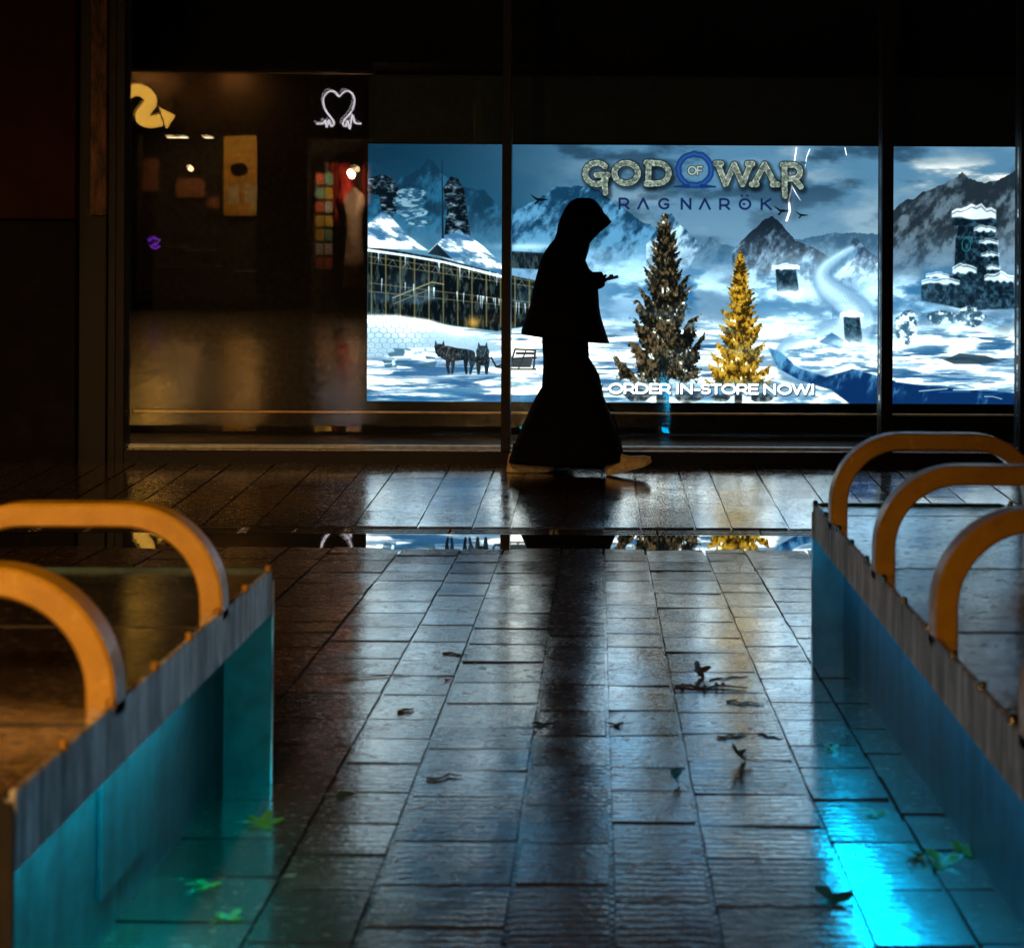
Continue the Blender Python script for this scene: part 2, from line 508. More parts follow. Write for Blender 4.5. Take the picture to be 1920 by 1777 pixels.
def poly(pts, col, alpha=1.0, soft=0.8, tex=None):
    xs = [p[0] for p in pts]; ys = [p[1] for p in pts]
    sl = win(min(xs), min(ys), max(xs), max(ys))
    if sl is None: return
    px, py = X_[sl], Y_[sl]
    m = pmask(pts, px, py, soft) * alpha
    if tex is not None: col = tex(px, py)
    put(col, m, sl)
def ridge(pts, rough, seed, dark, light, snow, bottom_fade=None, alpha=1.0, tilt=1.0):
    xs, ys = zip(*pts)
    top = np.interp(X_[0], xs, ys) + (fbm(X_[0] / 26, X_[0] * 0 + 3.3, seed, 5) - 0.5) * rough
    top = np.where((X_[0] < xs[0]) | (X_[0] > xs[-1]), 5000, top)
    dep = Y_ - top[None, :]
    m = sm(dep, -0.8, 0.8) * alpha
    a = fbm((X_ + tilt * Y_ * 0.75) / 26, (Y_ - tilt * X_ * 0.3) / 50, seed + 11, 6, 0.62)
    b = fbm(X_ / 9, Y_ / 13, seed + 30, 4)
    f = sm(a * 0.72 + b * 0.28 + np.clip(dep, 0, 200) / 900, 0.44 - snow, 0.70 - snow * 0.6)
    col = lerp(dark, light, f)
    if bottom_fade is not None:
        y0, y1, fc = bottom_fade
        col = lerp(col, fc, sm(Y_ + 40 * (b - 0.5), y0, y1))
    put(col, m)

# sky
t = sm(X_, 687, 1250)
sky = lerp(C(14, 52, 74), C(84, 124, 152), t)
sky = lerp(sky, C(26, 84, 112), sm(Y_, 270, 430) * (1 - t) * 0.9)
put(sky, np.ones_like(X_))
cl = fbm(X_ / 150, Y_ / 62, 3, 6)
put(C(150, 166, 178), sm(cl, 0.46, 0.76) * sm(X_, 900, 1300) * 0.75)
put(C(34, 62, 84), sm(fbm(X_ / 120, Y_ / 45, 41, 6), 0.52, 0.74) * 0.75)
put(C(196, 190, 184), sm(fbm(X_ / 120, Y_ / 30, 77, 6), 0.52, 0.72) * sm(X_, 1500, 1640) * np.exp(-((Y_ - 320) / 30) ** 2) * 0.9)
put(C(120, 150, 170), np.exp(-((Y_ - 430) / 55) ** 2) * 0.45 * sm(X_, 1050, 1250))
# far ranges
ridge([(687, 380), (760, 330), (800, 300), (850, 340), (905, 360), (945, 395)], 26, 5, C(18, 50, 72), C(44, 104, 136), 0.02, (380, 470, C(74, 128, 160)), 0.75)
ridge([(955, 400), (1005, 372), (1040, 350), (1085, 345), (1120, 352), (1180, 395), (1235, 432), (1300, 470), (1380, 500)], 22, 9, C(22, 62, 90), C(92, 148, 184), 0.05, (430, 560, C(122, 160, 190)))
ridge([(1210, 455), (1240, 412), (1258, 398), (1290, 436), (1330, 470), (1400, 500)], 18, 13, C(40, 78, 108), C(150, 180, 200), 0.05, (450, 520, C(120, 152, 180)))
ridge([(1290, 500), (1330, 440), (1350, 452), (1420, 470), (1520, 440), (1600, 430), (1660, 438)], 20, 15, C(50, 84, 110), C(96, 128, 152), 0.0, (440, 520, C(104, 140, 168)), 0.9)
ridge([(1372, 470), (1400, 440), (1434, 408), (1448, 402), (1466, 418), (1490, 446), (1540, 470), (1650, 520)], 20, 19, C(24, 36, 50), C(112, 142, 166), -0.08, (455, 540, C(150, 182, 206)))
ridge([(1560, 480), (1590, 458), (1603, 440), (1622, 462), (1660, 486)], 12, 23, C(40, 62, 86), C(170, 196, 214), 0.06, (490, 540, C(120, 158, 190)))
ridge([(1660, 400), (1700, 372), (1740, 348), (1770, 345), (1803, 318), (1822, 330), (1846, 345), (1880, 326), (1910, 305)], 24, 27, C(36, 48, 58), C(98, 116, 130), -0.02, (420, 560, C(70, 108, 140)))
# blowing snow
for sd, y0, amp, al in ((51, 560, 70, 0.85), (57, 520, 60, 0.5)):
    put(C(168, 200, 222), sm(fbm(X_ / 120, Y_ / 44, sd, 6), 0.40, 0.72) * np.exp(-((Y_ - y0) / amp) ** 2) * al)
put(C(46, 104, 148), sm(fbm(X_ / 80, Y_ / 34, 61, 6), 0.46, 0.66) * np.exp(-((Y_ - 545) / 55) ** 2) * sm(X_, 1050, 1200) * 0.85)
# snow field in the foreground
fy = 610 + (fbm(X_[0] / 70, X_[0] * 0, 71, 5) - 0.5) * 40
snow_m = sm(Y_ - fy[None, :], -26, 26)
sn = fbm(X_ / 90, Y_ / 9, 73, 6, 0.62)
snow_c = lerp(C(212, 213, 206), C(126, 156, 182), sm(sn, 0.38, 0.66))
snow_c = lerp(snow_c, C(40, 92, 136), sm(fbm(X_ / 110, Y_ / 11, 79, 6), 0.56, 0.70) * 0.9)
put(snow_c, snow_m)
put(C(20, 92, 142), sm(fbm(X_ / 140, Y_ / 16, 83, 5), 0.48, 0.62) * sm(Y_, 712, 745) * 0.8)
# winding pale road
path = []
for i in range(60):
    q = i / 59
    y = 462 + 205 * q ** 1.25
    x = 1585 + 44 * math.sin(q * 7.2 + 2.6) * (0.55 + q) - 62 * q ** 2
    path.append((x, y))
wds = [10 + 78 * (i / 59) ** 1.3 for i in range(60)]
stroke([(x + 3, y + 5) for x, y in path], [w + 9 for w in wds], C(58, 108, 148), 0.55, 8)
stroke(path, wds, C(132, 166, 192), 0.9, 5)
stroke([(x - w * 0.14, y - 3) for (x, y), w in zip(path, wds)], [w * 0.5 for w in wds], C(176, 200, 214), 0.55, 9)
put(C(96, 142, 176), sm(np.abs(np.sin(X_ * 0.55 + 1.2 * np.sin(Y_ * 0.3)) * np.sin(Y_ * 0.75)), 0.80, 0.96) * np.exp(-(((X_ - 1570) / 70) ** 2 + ((Y_ - 570) / 66) ** 2)) * 0.6)
put(C(206, 224, 234), sm(fbm(X_ / 60, Y_ / 24, 91, 6), 0.46, 0.72) * np.exp(-((Y_ - 640) / 40) ** 2) * sm(X_, 1330, 1480) * 0.85)
# ice shelf and its blue cliff
def ice(px, py):
    a = fbm(px / 15 + py / 60, py / 30, 97, 5, 0.6)
    return lerp(C(12, 50, 96), C(92, 152, 190), sm(a + (712 - py) / 160, 0.40, 0.85))
poly([(1440, 650), (1465, 660), (1500, 690), (1550, 706), (1600, 690), (1650, 704), (1690, 716), (1760, 724), (1910, 735), (1910, 760), (1600, 760), (1560, 730), (1500, 712), (1460, 690)], None, 1.0, 2.0, ice)
def snowtex(px, py):
    a = fbm(px / 40, py / 8, 101, 5, 0.6)
    return lerp(C(206, 212, 210), C(104, 146, 178), sm(a, 0.38, 0.68))
poly([(1470, 660), (1500, 640), (1555, 625), (1600, 640), (1650, 632), (1650, 690), (1620, 686), (1592, 678), (1560, 690), (1525, 694), (1490, 684)], None, 0.95, 2.5, snowtex)
poly([(1130, 760), (1290, 712), (1400, 706), (1465, 716), (1520, 722), (1560, 742), (1596, 760)], None, 0.95, 2.5, snowtex)
poly([(1535, 640), (1560, 622), (1590, 640), (1575, 652)], C(30, 92, 146), 0.8, 2)
# crack lines in the ice at the right
for k_ in range(12):
    x = random.uniform(1676, 1900); y = random.uniform(690, 748); w = random.uniform(15, 70)
    stroke([(x, y), (x + w * 0.5, y + random.uniform(-3, 3)), (x + w, y + random.uniform(-5, 5))], random.uniform(1, 3), C(40, 110, 160) if random.random() < 0.6 else C(220, 232, 236), 0.7, 1.2)
# two huts of stone in the drifts
def stone_dark(px, py):
    a = fbm(px / 7, py / 8, 103, 5, 0.6)
    return lerp(C(10, 26, 38), C(52, 88, 108), sm(a, 0.34, 0.80))
def snowcap(x0, x1, y, h):
    n_ = 9
    pts = [(x0 + (x1 - x0) * i / n_, y - h * (0.6 + 0.5 * random.random()) * math.sin(math.pi * (0.12 + 0.76 * i / n_))) for i in range(n_ + 1)]
    pts += [(x1 - (x1 - x0) * i / n_, y + random.uniform(-1, 0.35 * h)) for i in range(n_ + 1)]
    poly(pts, C(178, 198, 212), 0.9, 2.0)
    poly([(a, b - 1) for a, b in pts[:n_ + 1]] + [(a, b - h * 0.35) for a, b in pts[:n_ + 1][::-1]], C(214, 224, 230), 0.7, 1.5)
for (x0, x1, y0, y1) in ((1454, 1492, 502, 545), (1582, 1612, 592, 640)):
    poly([(x0, y0), (x1, y0), (x1 + 6, y1), (x0 + 3, y1)], None, 0.9, 1.5, stone_dark)
    snowcap(x0 - 7, x1 + 7, y0, 9)
for x_, y_, a_ in ((1474, 548, 1.0), (1600, 642, 1.0), (1700, 640, 0.8), (1800, 606, 0.8), (1815, 574, 0.7)):
    put(C(178, 204, 222), np.clip(np.exp(-(((X_ - x_) / 55) ** 2 + ((Y_ - y_) / 12) ** 2)) * (0.5 + fbm(X_ / 14, Y_ / 7, 163, 5)) * a_, 0, 1))
# terraced stone tower at the right
poly([(1728, 530), (1790, 512), (1900, 520), (1906, 575), (1820, 578), (1728, 560)], None, 0.97, 2, stone_dark)
for (x0, x1, y0, y1) in ((1788, 1868, 404, 418), (1797, 1862, 418, 440), (1792, 1870, 440, 520), (1812, 1872, 470, 520)):
    poly([(x0, y0), (x1, y0 + 2), (x1 + 4, y1), (x0 - 3, y1)], None, 1.0, 1.2, stone_dark)
for a in ((1784, 1868, 402, 20), (1826, 1868, 428, 9), (1836, 1872, 452, 8), (1840, 1874, 476, 8), (1786, 1832, 506, 14), (1728, 1800, 528, 10), (1846, 1902, 522, 14), (1736, 1780, 516, 8), (1850, 1876, 500, 7)):
    snowcap(*a)
for a_ in range(0, 360, 20):
    stroke([(1812 + 8 * math.cos(math.radians(a_)), 454 + 13 * math.sin(math.radians(a_))), (1812 + 8 * math.cos(math.radians(a_ + 12)), 454 + 13 * math.sin(math.radians(a_ + 12)))], 1.8, C(20, 120, 120), 0.9)
put(C(150, 190, 214), sm(fbm(X_ / 50, Y_ / 22, 109, 6), 0.42, 0.66) * np.exp(-((Y_ - 596) / 30) ** 2) * sm(X_, 1640, 1700) * 0.9)
for (x, y, rx, ry) in ((1700, 610, 22, 34), (1770, 592, 34, 14), (1820, 590, 28, 20)):
    def rk(px, py): return lerp(C(40, 70, 90), C(180, 204, 214), sm(fbm(px / 9, py / 9, 113, 5), 0.36, 0.64))
    poly([(x + rx * math.cos(a_) * random.uniform(0.8, 1.1), y + ry * math.sin(a_) * random.uniform(0.8, 1.1)) for a_ in np.linspace(0, 6.0, 14)], None, 0.85, 2.5, rk)
poly([(1770, 672), (1800, 660), (1850, 664), (1880, 674), (1840, 680), (1790, 680)], C(36, 58, 74), 0.85, 2)
# timber lodge with a long gallery at the left
def timber(px, py):
    a = fbm(px / 5, py / 18, 127, 5, 0.6)
    return lerp(C(8, 18, 24), C(52, 66, 66), sm(a, 0.46, 0.70))
poly([(687, 462), (760, 474), (830, 486), (944, 514), (1020, 530), (1020, 606), (930, 622), (850, 612), (687, 596)], None, 1.0, 2, timber)
poly([(945, 470), (1020, 474), (1015, 505), (945, 502)], None, 0.9, 2, timber)
put(C(150, 184, 204), np.exp(-(((X_ - 985) / 60) ** 2 + ((Y_ - 462) / 7) ** 2)) * 0.9)
for y0, y1 in ((482, 530), (494, 540), (532, 570), (548, 580)):
    stroke([(690, y0), (1015, y1)], 2.2, C(96, 92, 66), 0.85)
for x in range(694, 1010, 27):
    stroke([(x, 474 + (x - 687) * 0.16), (x + 1, 604 + (x - 687) * 0.04)], 3.0, C(116, 108, 74), 0.8)
    stroke([(x + 6, 492 + (x - 687) * 0.16), (x + 13, 482 + (x - 687) * 0.16), (x + 20, 494 + (x - 687) * 0.16)], 1.2, C(150, 160, 160), 0.6)
stroke([(735, 560), (808, 530), (830, 534)], 3, C(140, 130, 92), 0.9)
stroke([(735, 572), (808, 542)], 2, C(110, 100, 70), 0.9)
put(C(210, 160, 70), np.exp(-(((X_ - 886) / 13) ** 2 + ((Y_ - 606) / 10) ** 2)) * 0.8)
for k_ in range(36):
    x = random.uniform(690, 1010); y = 470 + (x - 687) * 0.17 + random.choice((0, 50))
    stroke([(x, y), (x + random.uniform(-1, 1), y + random.uniform(6, 26))], [3, 0.6], C(190, 212, 224), 0.75)
stroke([(687, 470), (760, 480), (830, 492), (944, 520)], [6, 5, 5, 6], C(196, 214, 224), 0.9, 1.5)
# snow roof, rock stack and drift above the lodge
def drift(px, py): return lerp(C(204, 212, 214), C(64, 112, 150), sm(fbm((px - py) / 30, py / 20, 131, 5), 0.42, 0.70))
poly([(800, 474), (838, 436), (862, 430), (905, 462), (944, 500), (944, 516), (840, 488)], None, 1.0, 2, drift)
poly([(800, 476), (818, 458), (845, 486)], C(14, 30, 40), 0.9, 1.5)
def rock(px, py): return lerp(C(8, 20, 30), C(130, 158, 174), sm(fbm(px / 13, py / 7, 137, 6, 0.7), 0.44, 0.82))
poly([(831, 440), (836, 392), (828, 352), (842, 330), (856, 334), (868, 356), (874, 400), (880, 442), (868, 438), (858, 428), (846, 438)], None, 1.0, 1.2, rock)
stroke([(828, 446), (826, 300)], [4, 1.5], C(24, 42, 54), 0.95)
poly([(687, 420), (712, 398), (728, 404), (760, 440), (800, 470), (687, 466)], None, 1.0, 2.5, drift)
poly([(687, 335), (716, 326), (738, 340), (748, 365), (738, 400), (714, 398), (708, 366), (687, 362)], None, 1.0, 1.5, rock)
for k_, (x, y, rx, ry) in enumerate(((768, 362, 28, 10), (764, 378, 32, 12), (770, 398, 30, 10), (784, 416, 28, 9))):
    poly([(x + rx * math.cos(a_), y + ry * math.sin(a_)) for a_ in np.linspace(0, 6.1, 16)], None, 0.85, 1.5, lambda px, py: lerp(C(40, 84, 112), C(140, 172, 190), sm(fbm(px / 12, py / 5, 139, 5), 0.4, 0.65)))
# domed mound of frosted cobbles
dm = pmask([(680, 592), (740, 592), (800, 600), (860, 618), (915, 640), (950, 660), (680, 672)], X_, Y_, 4)
put(lerp(C(214, 216, 208), C(140, 170, 190), sm(Y_, 598, 665)), dm)
sl = win(687, 586, 880, 680)
px, py = X_[sl], Y_[sl]
jr = np.random.default_rng(5).random((64, 64, 2))
gx_, gy_ = px / 15.0, py / 9.5
d1 = np.full(px.shape, 9.0); d2 = d1.copy()
for oy in (-1, 0, 1):
    for ox in (-1, 0, 1):
        ix, iy = np.floor(gx_).astype(int) + ox, np.floor(gy_).astype(int) + oy
        jj = jr[iy % 64, ix % 64]
        d = np.hypot(gx_ - ix - 0.5 * (iy % 2) - 0.25 - 0.3 * (jj[..., 0] - 0.5), gy_ - iy - 0.5 - 0.3 * (jj[..., 1] - 0.5))
        d2 = np.where(d < d1, d1, np.minimum(d2, d)); d1 = np.minimum(d1, d)
put(C(86, 112, 130), dm[sl] * sm(d1 - d2, -0.26, -0.04) * sm(px, 850, 735) * 0.5, sl)
put(C(168, 190, 204), dm[sl] * sm(d1, 0.1, 0.6) * sm(px, 880, 735) * 0.4, sl)
for k_ in range(16):
    x = random.uniform(700, 800); y = random.uniform(652, 690); w = random.uniform(14, 46)
    poly([(x, y), (x + w, y - random.uniform(-8, 10)), (x + w * 0.9, y + 5), (x + 3, y + 6)], C(50, 92, 116) if k_ % 2 else C(196, 214, 222), 0.8, 1.5)
# a pair of sled dogs and a sled
def dog(x, y, s, face):
    a_, b_ = C(20, 28, 34), C(34, 44, 50)
    P = lambda *q: [(x + u * s, y + v * s) for u, v in q]
    if not face:
        for lx, k in ((12, -3), (20, 2), (46, -2), (55, 3)):
            stroke(P((lx, -30), (lx + k * .5, -14), (lx - k * .3, -1)), [11 * s, 5.5 * s, 4.5 * s], b_ if k > 0 else a_)
        stroke(P((8, -40), (26, -37), (44, -37), (54, -36)), [27 * s, 25 * s, 21 * s, 19 * s], a_, 1, 1.2)
        stroke(P((58, -40), (62, -26), (58, -12)), [8 * s, 7 * s, 2 * s], b_)
        stroke(P((8, -42), (-3, -46)), [20 * s, 18 * s], a_)
        hx, hy = x - 5 * s, y - 45 * s
    else:
        for lx in (-8, 8): stroke(P((lx, -30), (lx * 0.95, -2)), [12 * s, 5 * s], b_)
        stroke(P((0, -42), (0, -28)), [25 * s, 22 * s], a_, 1, 1.2)
        hx, hy = x, y - 43 * s
    Hh = lambda *q: [(hx + u * s, hy + v * s) for u, v in q]
    stroke(Hh((0, -3), (0, 2)), [19 * s, 16 * s], a_)
    stroke(Hh((0, 2), (-1, 9)), [12 * s, 7 * s], b_)
    for e in (-1, 1): poly(Hh((e * 3, -9), (e * 8, -19), (e * 10, -6)), a_, 1, 0.8)
    x0_, x1_ = (x - 18 * s, x + 66 * s) if not face else (x - 16 * s, x + 16 * s)
    sl = win(x0_, y - 64 * s, x1_, y)
    px, py = X_[sl], Y_[sl]
    lum = img[sl].mean(-1)
    fur = sm(fbm((px + py * 0.4) / 2.6, (py - px * 0.2) / 5, 149, 5, 0.7), 0.44, 0.78) * sm(y - 10 * s - py, 0, 20)
    put(C(120, 134, 142), (lum < 0.22) * fur * 0.75, sl)
    stroke(Hh((-1, 10), (-0.5, 10.5)), 3.2 * s, C(8, 10, 12))
    put(C(110, 150, 180), np.exp(-(((X_ - x - (25 * s if not face else 0)) / (34 * s)) ** 2 + ((Y_ - y - 2) / 3) ** 2)) * 0.6)
dog(828, 703, 0.98, False)
dog(904, 704, 0.98, True)
for pts, w in (([(920, 672), (930, 690), (960, 694), (1004, 694)], 3), ([(955, 690), (965, 656), (1003, 658), (1000, 692)], 3), ([(930, 690), (965, 674), (1004, 672)], 3), ([(968, 664), (1000, 664)], 4), ([(972, 692), (985, 660)], 2)):
    stroke(pts, w, C(40, 38, 34))
poly([(960, 676), (998, 674), (994, 690), (950, 690)], C(58, 60, 60), 0.9, 1)
# birds and lightning
for (x, y, s) in ((1008, 372, 1.0), (1465, 391, 0.95), (1502, 399, 0.7)):
    stroke([(x - 15 * s, y - 8 * s), (x - 4 * s, y), (x + 4 * s, y + 1), (x + 17 * s, y + 1 * s)], [1, 4 * s, 5 * s, 1], C(10, 16, 22))
    stroke([(x - 6 * s, y + 8 * s), (x + 2 * s, y)], [3.5 * s, 2], C(10, 16, 22))
bolt = [(1492, 272), (1488, 300), (1480, 318), (1484, 345), (1478, 372), (1480, 392), (1474, 410)]
stroke(bolt, 12, C(190, 190, 210), 0.25, 8)
stroke(bolt, [1.5, 2, 2.5, 2.5, 3, 3.5, 3.5], C(244, 236, 236), 0.95)
for br in ([(1517, 275), (1511, 290), (1508, 312)], [(1484, 345), (1492, 360), (1500, 372)], [(1583, 272), (1586, 286)], [(1480, 318), (1473, 332)]):
    stroke(br, [2, 1.6, 1][:len(br)], C(230, 226, 232), 0.85)
# a dark snow dusted fir and a smaller golden larch, as plain stand-ins in the middle
def conifer(cx_, top, base, hw, dark, mid_, light, snow, seed, trunk, gap):
    stroke([(cx_, top + 10), (cx_ - 2, base)], [2, trunk], C(24, 20, 17), 1.0, 1.5)
    sl = win(cx_ - hw * 1.5, top - 4, cx_ + hw * 1.5, base - gap + 30)
    px, py = X_[sl], Y_[sl]
    q = np.clip((py - top) / (base - gap - top), 0, 1.2)
    u = (px - cx_) / hw
    droop = py - np.abs(u) * hw * 0.42 + (fbm(px / 30, py / 30, seed, 4) - 0.5) * 16
    per = 9 + 15 * q
    tier = (droop / per) % 1.0
    side = fbm(np.sign(u) * 3 + px * 0, np.floor(droop / per) * 1.37 + px * 0, seed + 3, 2)
    w = (0.06 + 0.94 * q ** 0.9) * (0.45 + 0.42 * tier + 0.5 * (side - 0.3) + 0.45 * (fbm(px / 5, py / 4, seed + 5, 5, 0.7) - 0.5))
    m = sm(w - np.abs(u), -0.012, 0.03) * sm(py - top, 0, 4) * sm(base - gap + 22 + 26 * (fbm(px / 9, py / 60, seed + 8, 4) - 0.5) - py, 0, 4)
    n1 = fbm(px / 4.5, py / 7, seed + 11, 5, 0.7); n2 = fbm(px / 18, py / 14, seed + 17, 4)
    f = sm(n1 * 0.65 + n2 * 0.35 + 0.10 * (tier - 0.5) - 0.06 * u, 0.36, 0.64)
    col = lerp(lerp(dark, mid_, sm(f, 0.0, 0.55)), light, sm(f, 0.55, 1.0))
    sn_ = sm(n1 * 0.6 + n2 * 0.4 + 0.16 * (1 - tier) + 0.05 * np.abs(u), 0.60 - snow, 0.70 - snow)
    col = lerp(col, C(206, 222, 230), sn_ * 0.85)
    put(col, m, sl)
conifer(1245, 396, 752, 96, C(10, 13, 12), C(38, 36, 26), C(98, 82, 58), -0.13, 304, 24, 56)
conifer(1387, 466, 752, 62, C(50, 38, 14), C(140, 104, 22), C(188, 150, 52), -0.14, 316, 14, 48)
for (x, y, rx, ry) in ((1196, 742, 26, 13), (1292, 744, 30, 12), (1352, 746, 18, 9), (1428, 745, 22, 10)):
    poly([(x + rx * math.cos(a_) * random.uniform(0.8, 1.12), y + ry * math.sin(a_) * random.uniform(0.8, 1.1)) for a_ in np.linspace(0, 5.9, 12)], None, 0.95, 1.5, lambda px, py: lerp(C(14, 18, 20), C(112, 112, 104), sm(fbm(px / 8, py / 6, 331, 5, 0.65), 0.42, 0.68)))
put(C(214, 226, 232), np.exp(-(((X_ - 1300) / 150) ** 2 + ((Y_ - 753) / 3.5) ** 2)) * 0.5)

put(C(120, 158, 186), sm(fbm(X_ / 110, Y_ / 40, 181, 5), 0.45, 0.75) * np.exp(-((Y_ - 600) / 60) ** 2) * 0.55)
# lettering, written with strokes on a cap height of 1
def arc(cx_, cy_, rx, ry, a0, a1, n=18):
    return [(cx_ + rx * math.cos(math.radians(a0 + (a1 - a0) * i / n)), cy_ - ry * math.sin(math.radians(a0 + (a1 - a0) * i / n))) for i in range(n + 1)]
G = {   # glyph: (advance, strokes); y runs down from 0 (cap) to 1 (baseline)
    'P': (0.80, [[(0.08, 1), (0.08, 0.02), (0.40, 0.02)] + arc(0.42, 0.33, 0.27, 0.31, 90, -90) + [(0.08, 0.64)]]),
    'R': (0.84, [[(0.08, 1), (0.08, 0.02), (0.40, 0.02)] + arc(0.42, 0.33, 0.27, 0.31, 90, -90) + [(0.08, 0.64)], [(0.45, 0.64), (0.72, 1)]]),
    'E': (0.76, [[(0.66, 0.02), (0.08, 0.02), (0.08, 0.98), (0.68, 0.98)], [(0.08, 0.49), (0.60, 0.49)]]),
    'O': (1.10, [arc(0.53, 0.5, 0.45, 0.48, 0, 360, 32)]),
    'D': (0.98, [[(0.08, 0.02), (0.40, 0.02)] + arc(0.42, 0.5, 0.44, 0.48, 90, -90) + [(0.08, 0.98), (0.08, 0.02)]]),
    'I': (0.32, [[(0.10, 0), (0.10, 1)]]),
    'N': (0.98, [[(0.08, 1), (0.08, 0), (0.80, 1), (0.80, 0)]]),
    'S': (0.76, [arc(0.36, 0.27, 0.27, 0.25, 35, 250, 16) + arc(0.36, 0.74, 0.29, 0.24, 80, -150, 16)]),
    'T': (0.74, [[(0.02, 0.02), (0.68, 0.02)], [(0.35, 0.02), (0.35, 1)]]),
    'W': (1.32, [[(0.04, 0), (0.32, 1), (0.62, 0.02), (0.92, 1), (1.20, 0)]]),
    '!': (0.34, [[(0.14, 0), (0.14, 0.66)], [(0.14, 0.95), (0.14, 0.97)]]),
    '-': (0.48, [[(0.06, 0.60), (0.38, 0.60)]]),
    ' ': (0.34, []),
    'G': (1.0, [arc(0.5, 0.5, 0.43, 0.48, 42, 318, 26) + [(0.84, 0.80), (0.84, 0.56), (0.56, 0.56)]]),
    'A': (0.90, [[(0.04, 1), (0.42, 0), (0.80, 1)]]),
    'F': (0.72, [[(0.64, 0.02), (0.08, 0.02), (0.08, 1)], [(0.08, 0.49), (0.56, 0.49)]]),
    'K': (0.84, [[(0.08, 0), (0.08, 1)], [(0.70, 0), (0.10, 0.55)], [(0.30, 0.42), (0.74, 1)]]),
}
def write(text, x0, x1, y0, y1, w, col, alpha=1.0, soft=0.7, dx=0, dy=0):
    adv = sum(G[c][0] for c in text); sx = (x1 - x0) / adv; sy = y1 - y0
    x = x0
    for c in text:
        for st in G[c][1]:
            stroke([(x + px * sx + dx, y0 + py * sy + dy) for px, py in st], w, col, alpha, soft)
        x += G[c][0] * sx
TXT = 'PRE-ORDER IN-STORE NOW!'
put(C(92, 134, 166), np.exp(-((Y_ - 731) / 15) ** 2) * sm(X_, 1030, 1120) * sm(X_, 1580, 1480) * (0.35 + 0.6 * fbm(X_ / 60, Y_ / 6, 171, 5)))
write(TXT, 1066, 1530, 721, 738, 5.6, C(16, 34, 52), 0.75, 2.5, 1.2, 1.8)
write(TXT, 1066, 1530, 721, 738, 4.3, C(244, 244, 238), 1.0, 0.7)
def letter(c, x0, x1, y0, y1, w, tex_seed, serifs=()):
    a, sts = G[c]
    span = {'G': 0.90, 'O': 1.06, 'D': 0.90, 'W': 1.24, 'A': 0.84, 'R': 0.76}[c]
    f = lambda p: (x0 + p[0] / span * (x1 - x0), y0 + p[1] * (y1 - y0))
    for dx, dy, ww, cc, al, so in ((3, 4, w + 8, C(6, 14, 22), 0.55, 5), (0, 0, w + 3, C(26, 34, 34), 1.0, 0.9)):
        for st in list(sts) + list(serifs): stroke([(f(p)[0] + dx, f(p)[1] + dy) for p in st], ww, cc, al, so)
    for st in list(sts) + list(serifs):
        pts = [f(p) for p in st]
        xs = [p[0] for p in pts]; ys = [p[1] for p in pts]
        sl = win(min(xs) - w, min(ys) - w, max(xs) + w, max(ys) + w)
        px, py = X_[sl], Y_[sl]
        d = np.full(px.shape, 1e9, np.float32)
        for i in range(len(pts) - 1):
            q, _ = segdist(px, py, *pts[i], *pts[i + 1]); d = np.minimum(d, q)
        n_ = fbm(px / 4, py / 4, tex_seed, 5, 0.75)
        col = lerp(C(74, 86, 82), C(140, 150, 138), sm(n_, 0.30, 0.70))
        col = lerp(col, C(190, 196, 184), sm(d, w * 0.25, w * 0.46) * sm(n_, 0.3, 0.6) * 0.6)
        put(col, sm(w / 2 - d, -0.7, 0.7), sl)
letter('G', 1092, 1136, 302, 344, 11, 201, [[(0.80, 0.72), (0.84, 1.36)], [(0.50, 0.56), (0.94, 0.56)]])
letter('O', 1146, 1198, 302, 342, 11, 205)
letter('D', 1210, 1254, 302, 342, 11, 209, [[(0.0, 0.0), (0.2, 0.0)], [(0.0, 1.0), (0.2, 1.0)]])
letter('W', 1342, 1408, 304, 342, 11, 213, [[(-0.04, -0.02), (0.16, -0.02)], [(1.1, -0.02), (1.26, -0.02)]])
letter('A', 1410, 1454, 304, 342, 11, 217, [[(-0.03, 1.0), (0.14, 1.0)], [(0.72, 1.0), (0.9, 1.0)]])
letter('R', 1466, 1502, 304, 346, 11, 221, [[(0.08, 0.9), (0.10, 1.42)], [(0.0, 0.02), (0.2, 0.02)]])
ring = [(1301 + (31 + random.uniform(-1.2, 1.2)) * math.cos(a_), 315 + (30 + random.uniform(-1.2, 1.2)) * math.sin(a_)) for a_ in np.linspace(0, 2 * math.pi, 40)]
ring[-1] = ring[0]
stroke(ring, 11, C(24, 54, 104), 1, 1.2); stroke(ring, 5, C(44, 88, 150), 0.8, 2)
stroke([(1262, 347), (1288, 346)], [3, 8], C(24, 54, 104)); stroke([(1314, 346), (1340, 347)], [8, 3], C(24, 54, 104))
write('OF', 1288, 1316, 309, 324, 5.5, C(30, 40, 44), 1, 1)
write('OF', 1288, 1316, 309, 324, 3.2, C(150, 160, 150), 1, 0.7)
for ch, x in zip('RAGNAROK', (1168, 1204, 1243, 1285, 1320, 1357, 1395, 1435)):
    wch = {'O': 22, 'G': 20, 'N': 20}.get(ch, 20)
    a, sts = G[ch]
    for st in sts: stroke([(x - wch / 2 + p[0] / a * wch * 1.1, 370 + p[1] * 19) for p in st], 4.0, C(24, 40, 84), 1, 0.8)
for dx in (-5, 5): stroke([(1394.5 + dx, 363.5), (1394.8 + dx, 363.8)], 4.2, C(24, 40, 84))
stroke([(1393, 379.5), (1394.5, 379.5)], 4, C(24, 40, 84))
for a_, b_ in (((1500, 299), (1504, 299)), ((1502, 299), (1502, 303)), ((1505, 303), (1505, 299)), ((1505, 299), (1507, 302)), ((1507, 302), (1509, 299)), ((1509, 299), (1509, 303))):
    stroke([a_, b_], 1.0, C(36, 44, 54), 0.9)
img += (rng.random(img.shape[:2])[..., None].astype(np.float32) - 0.5) * 0.03
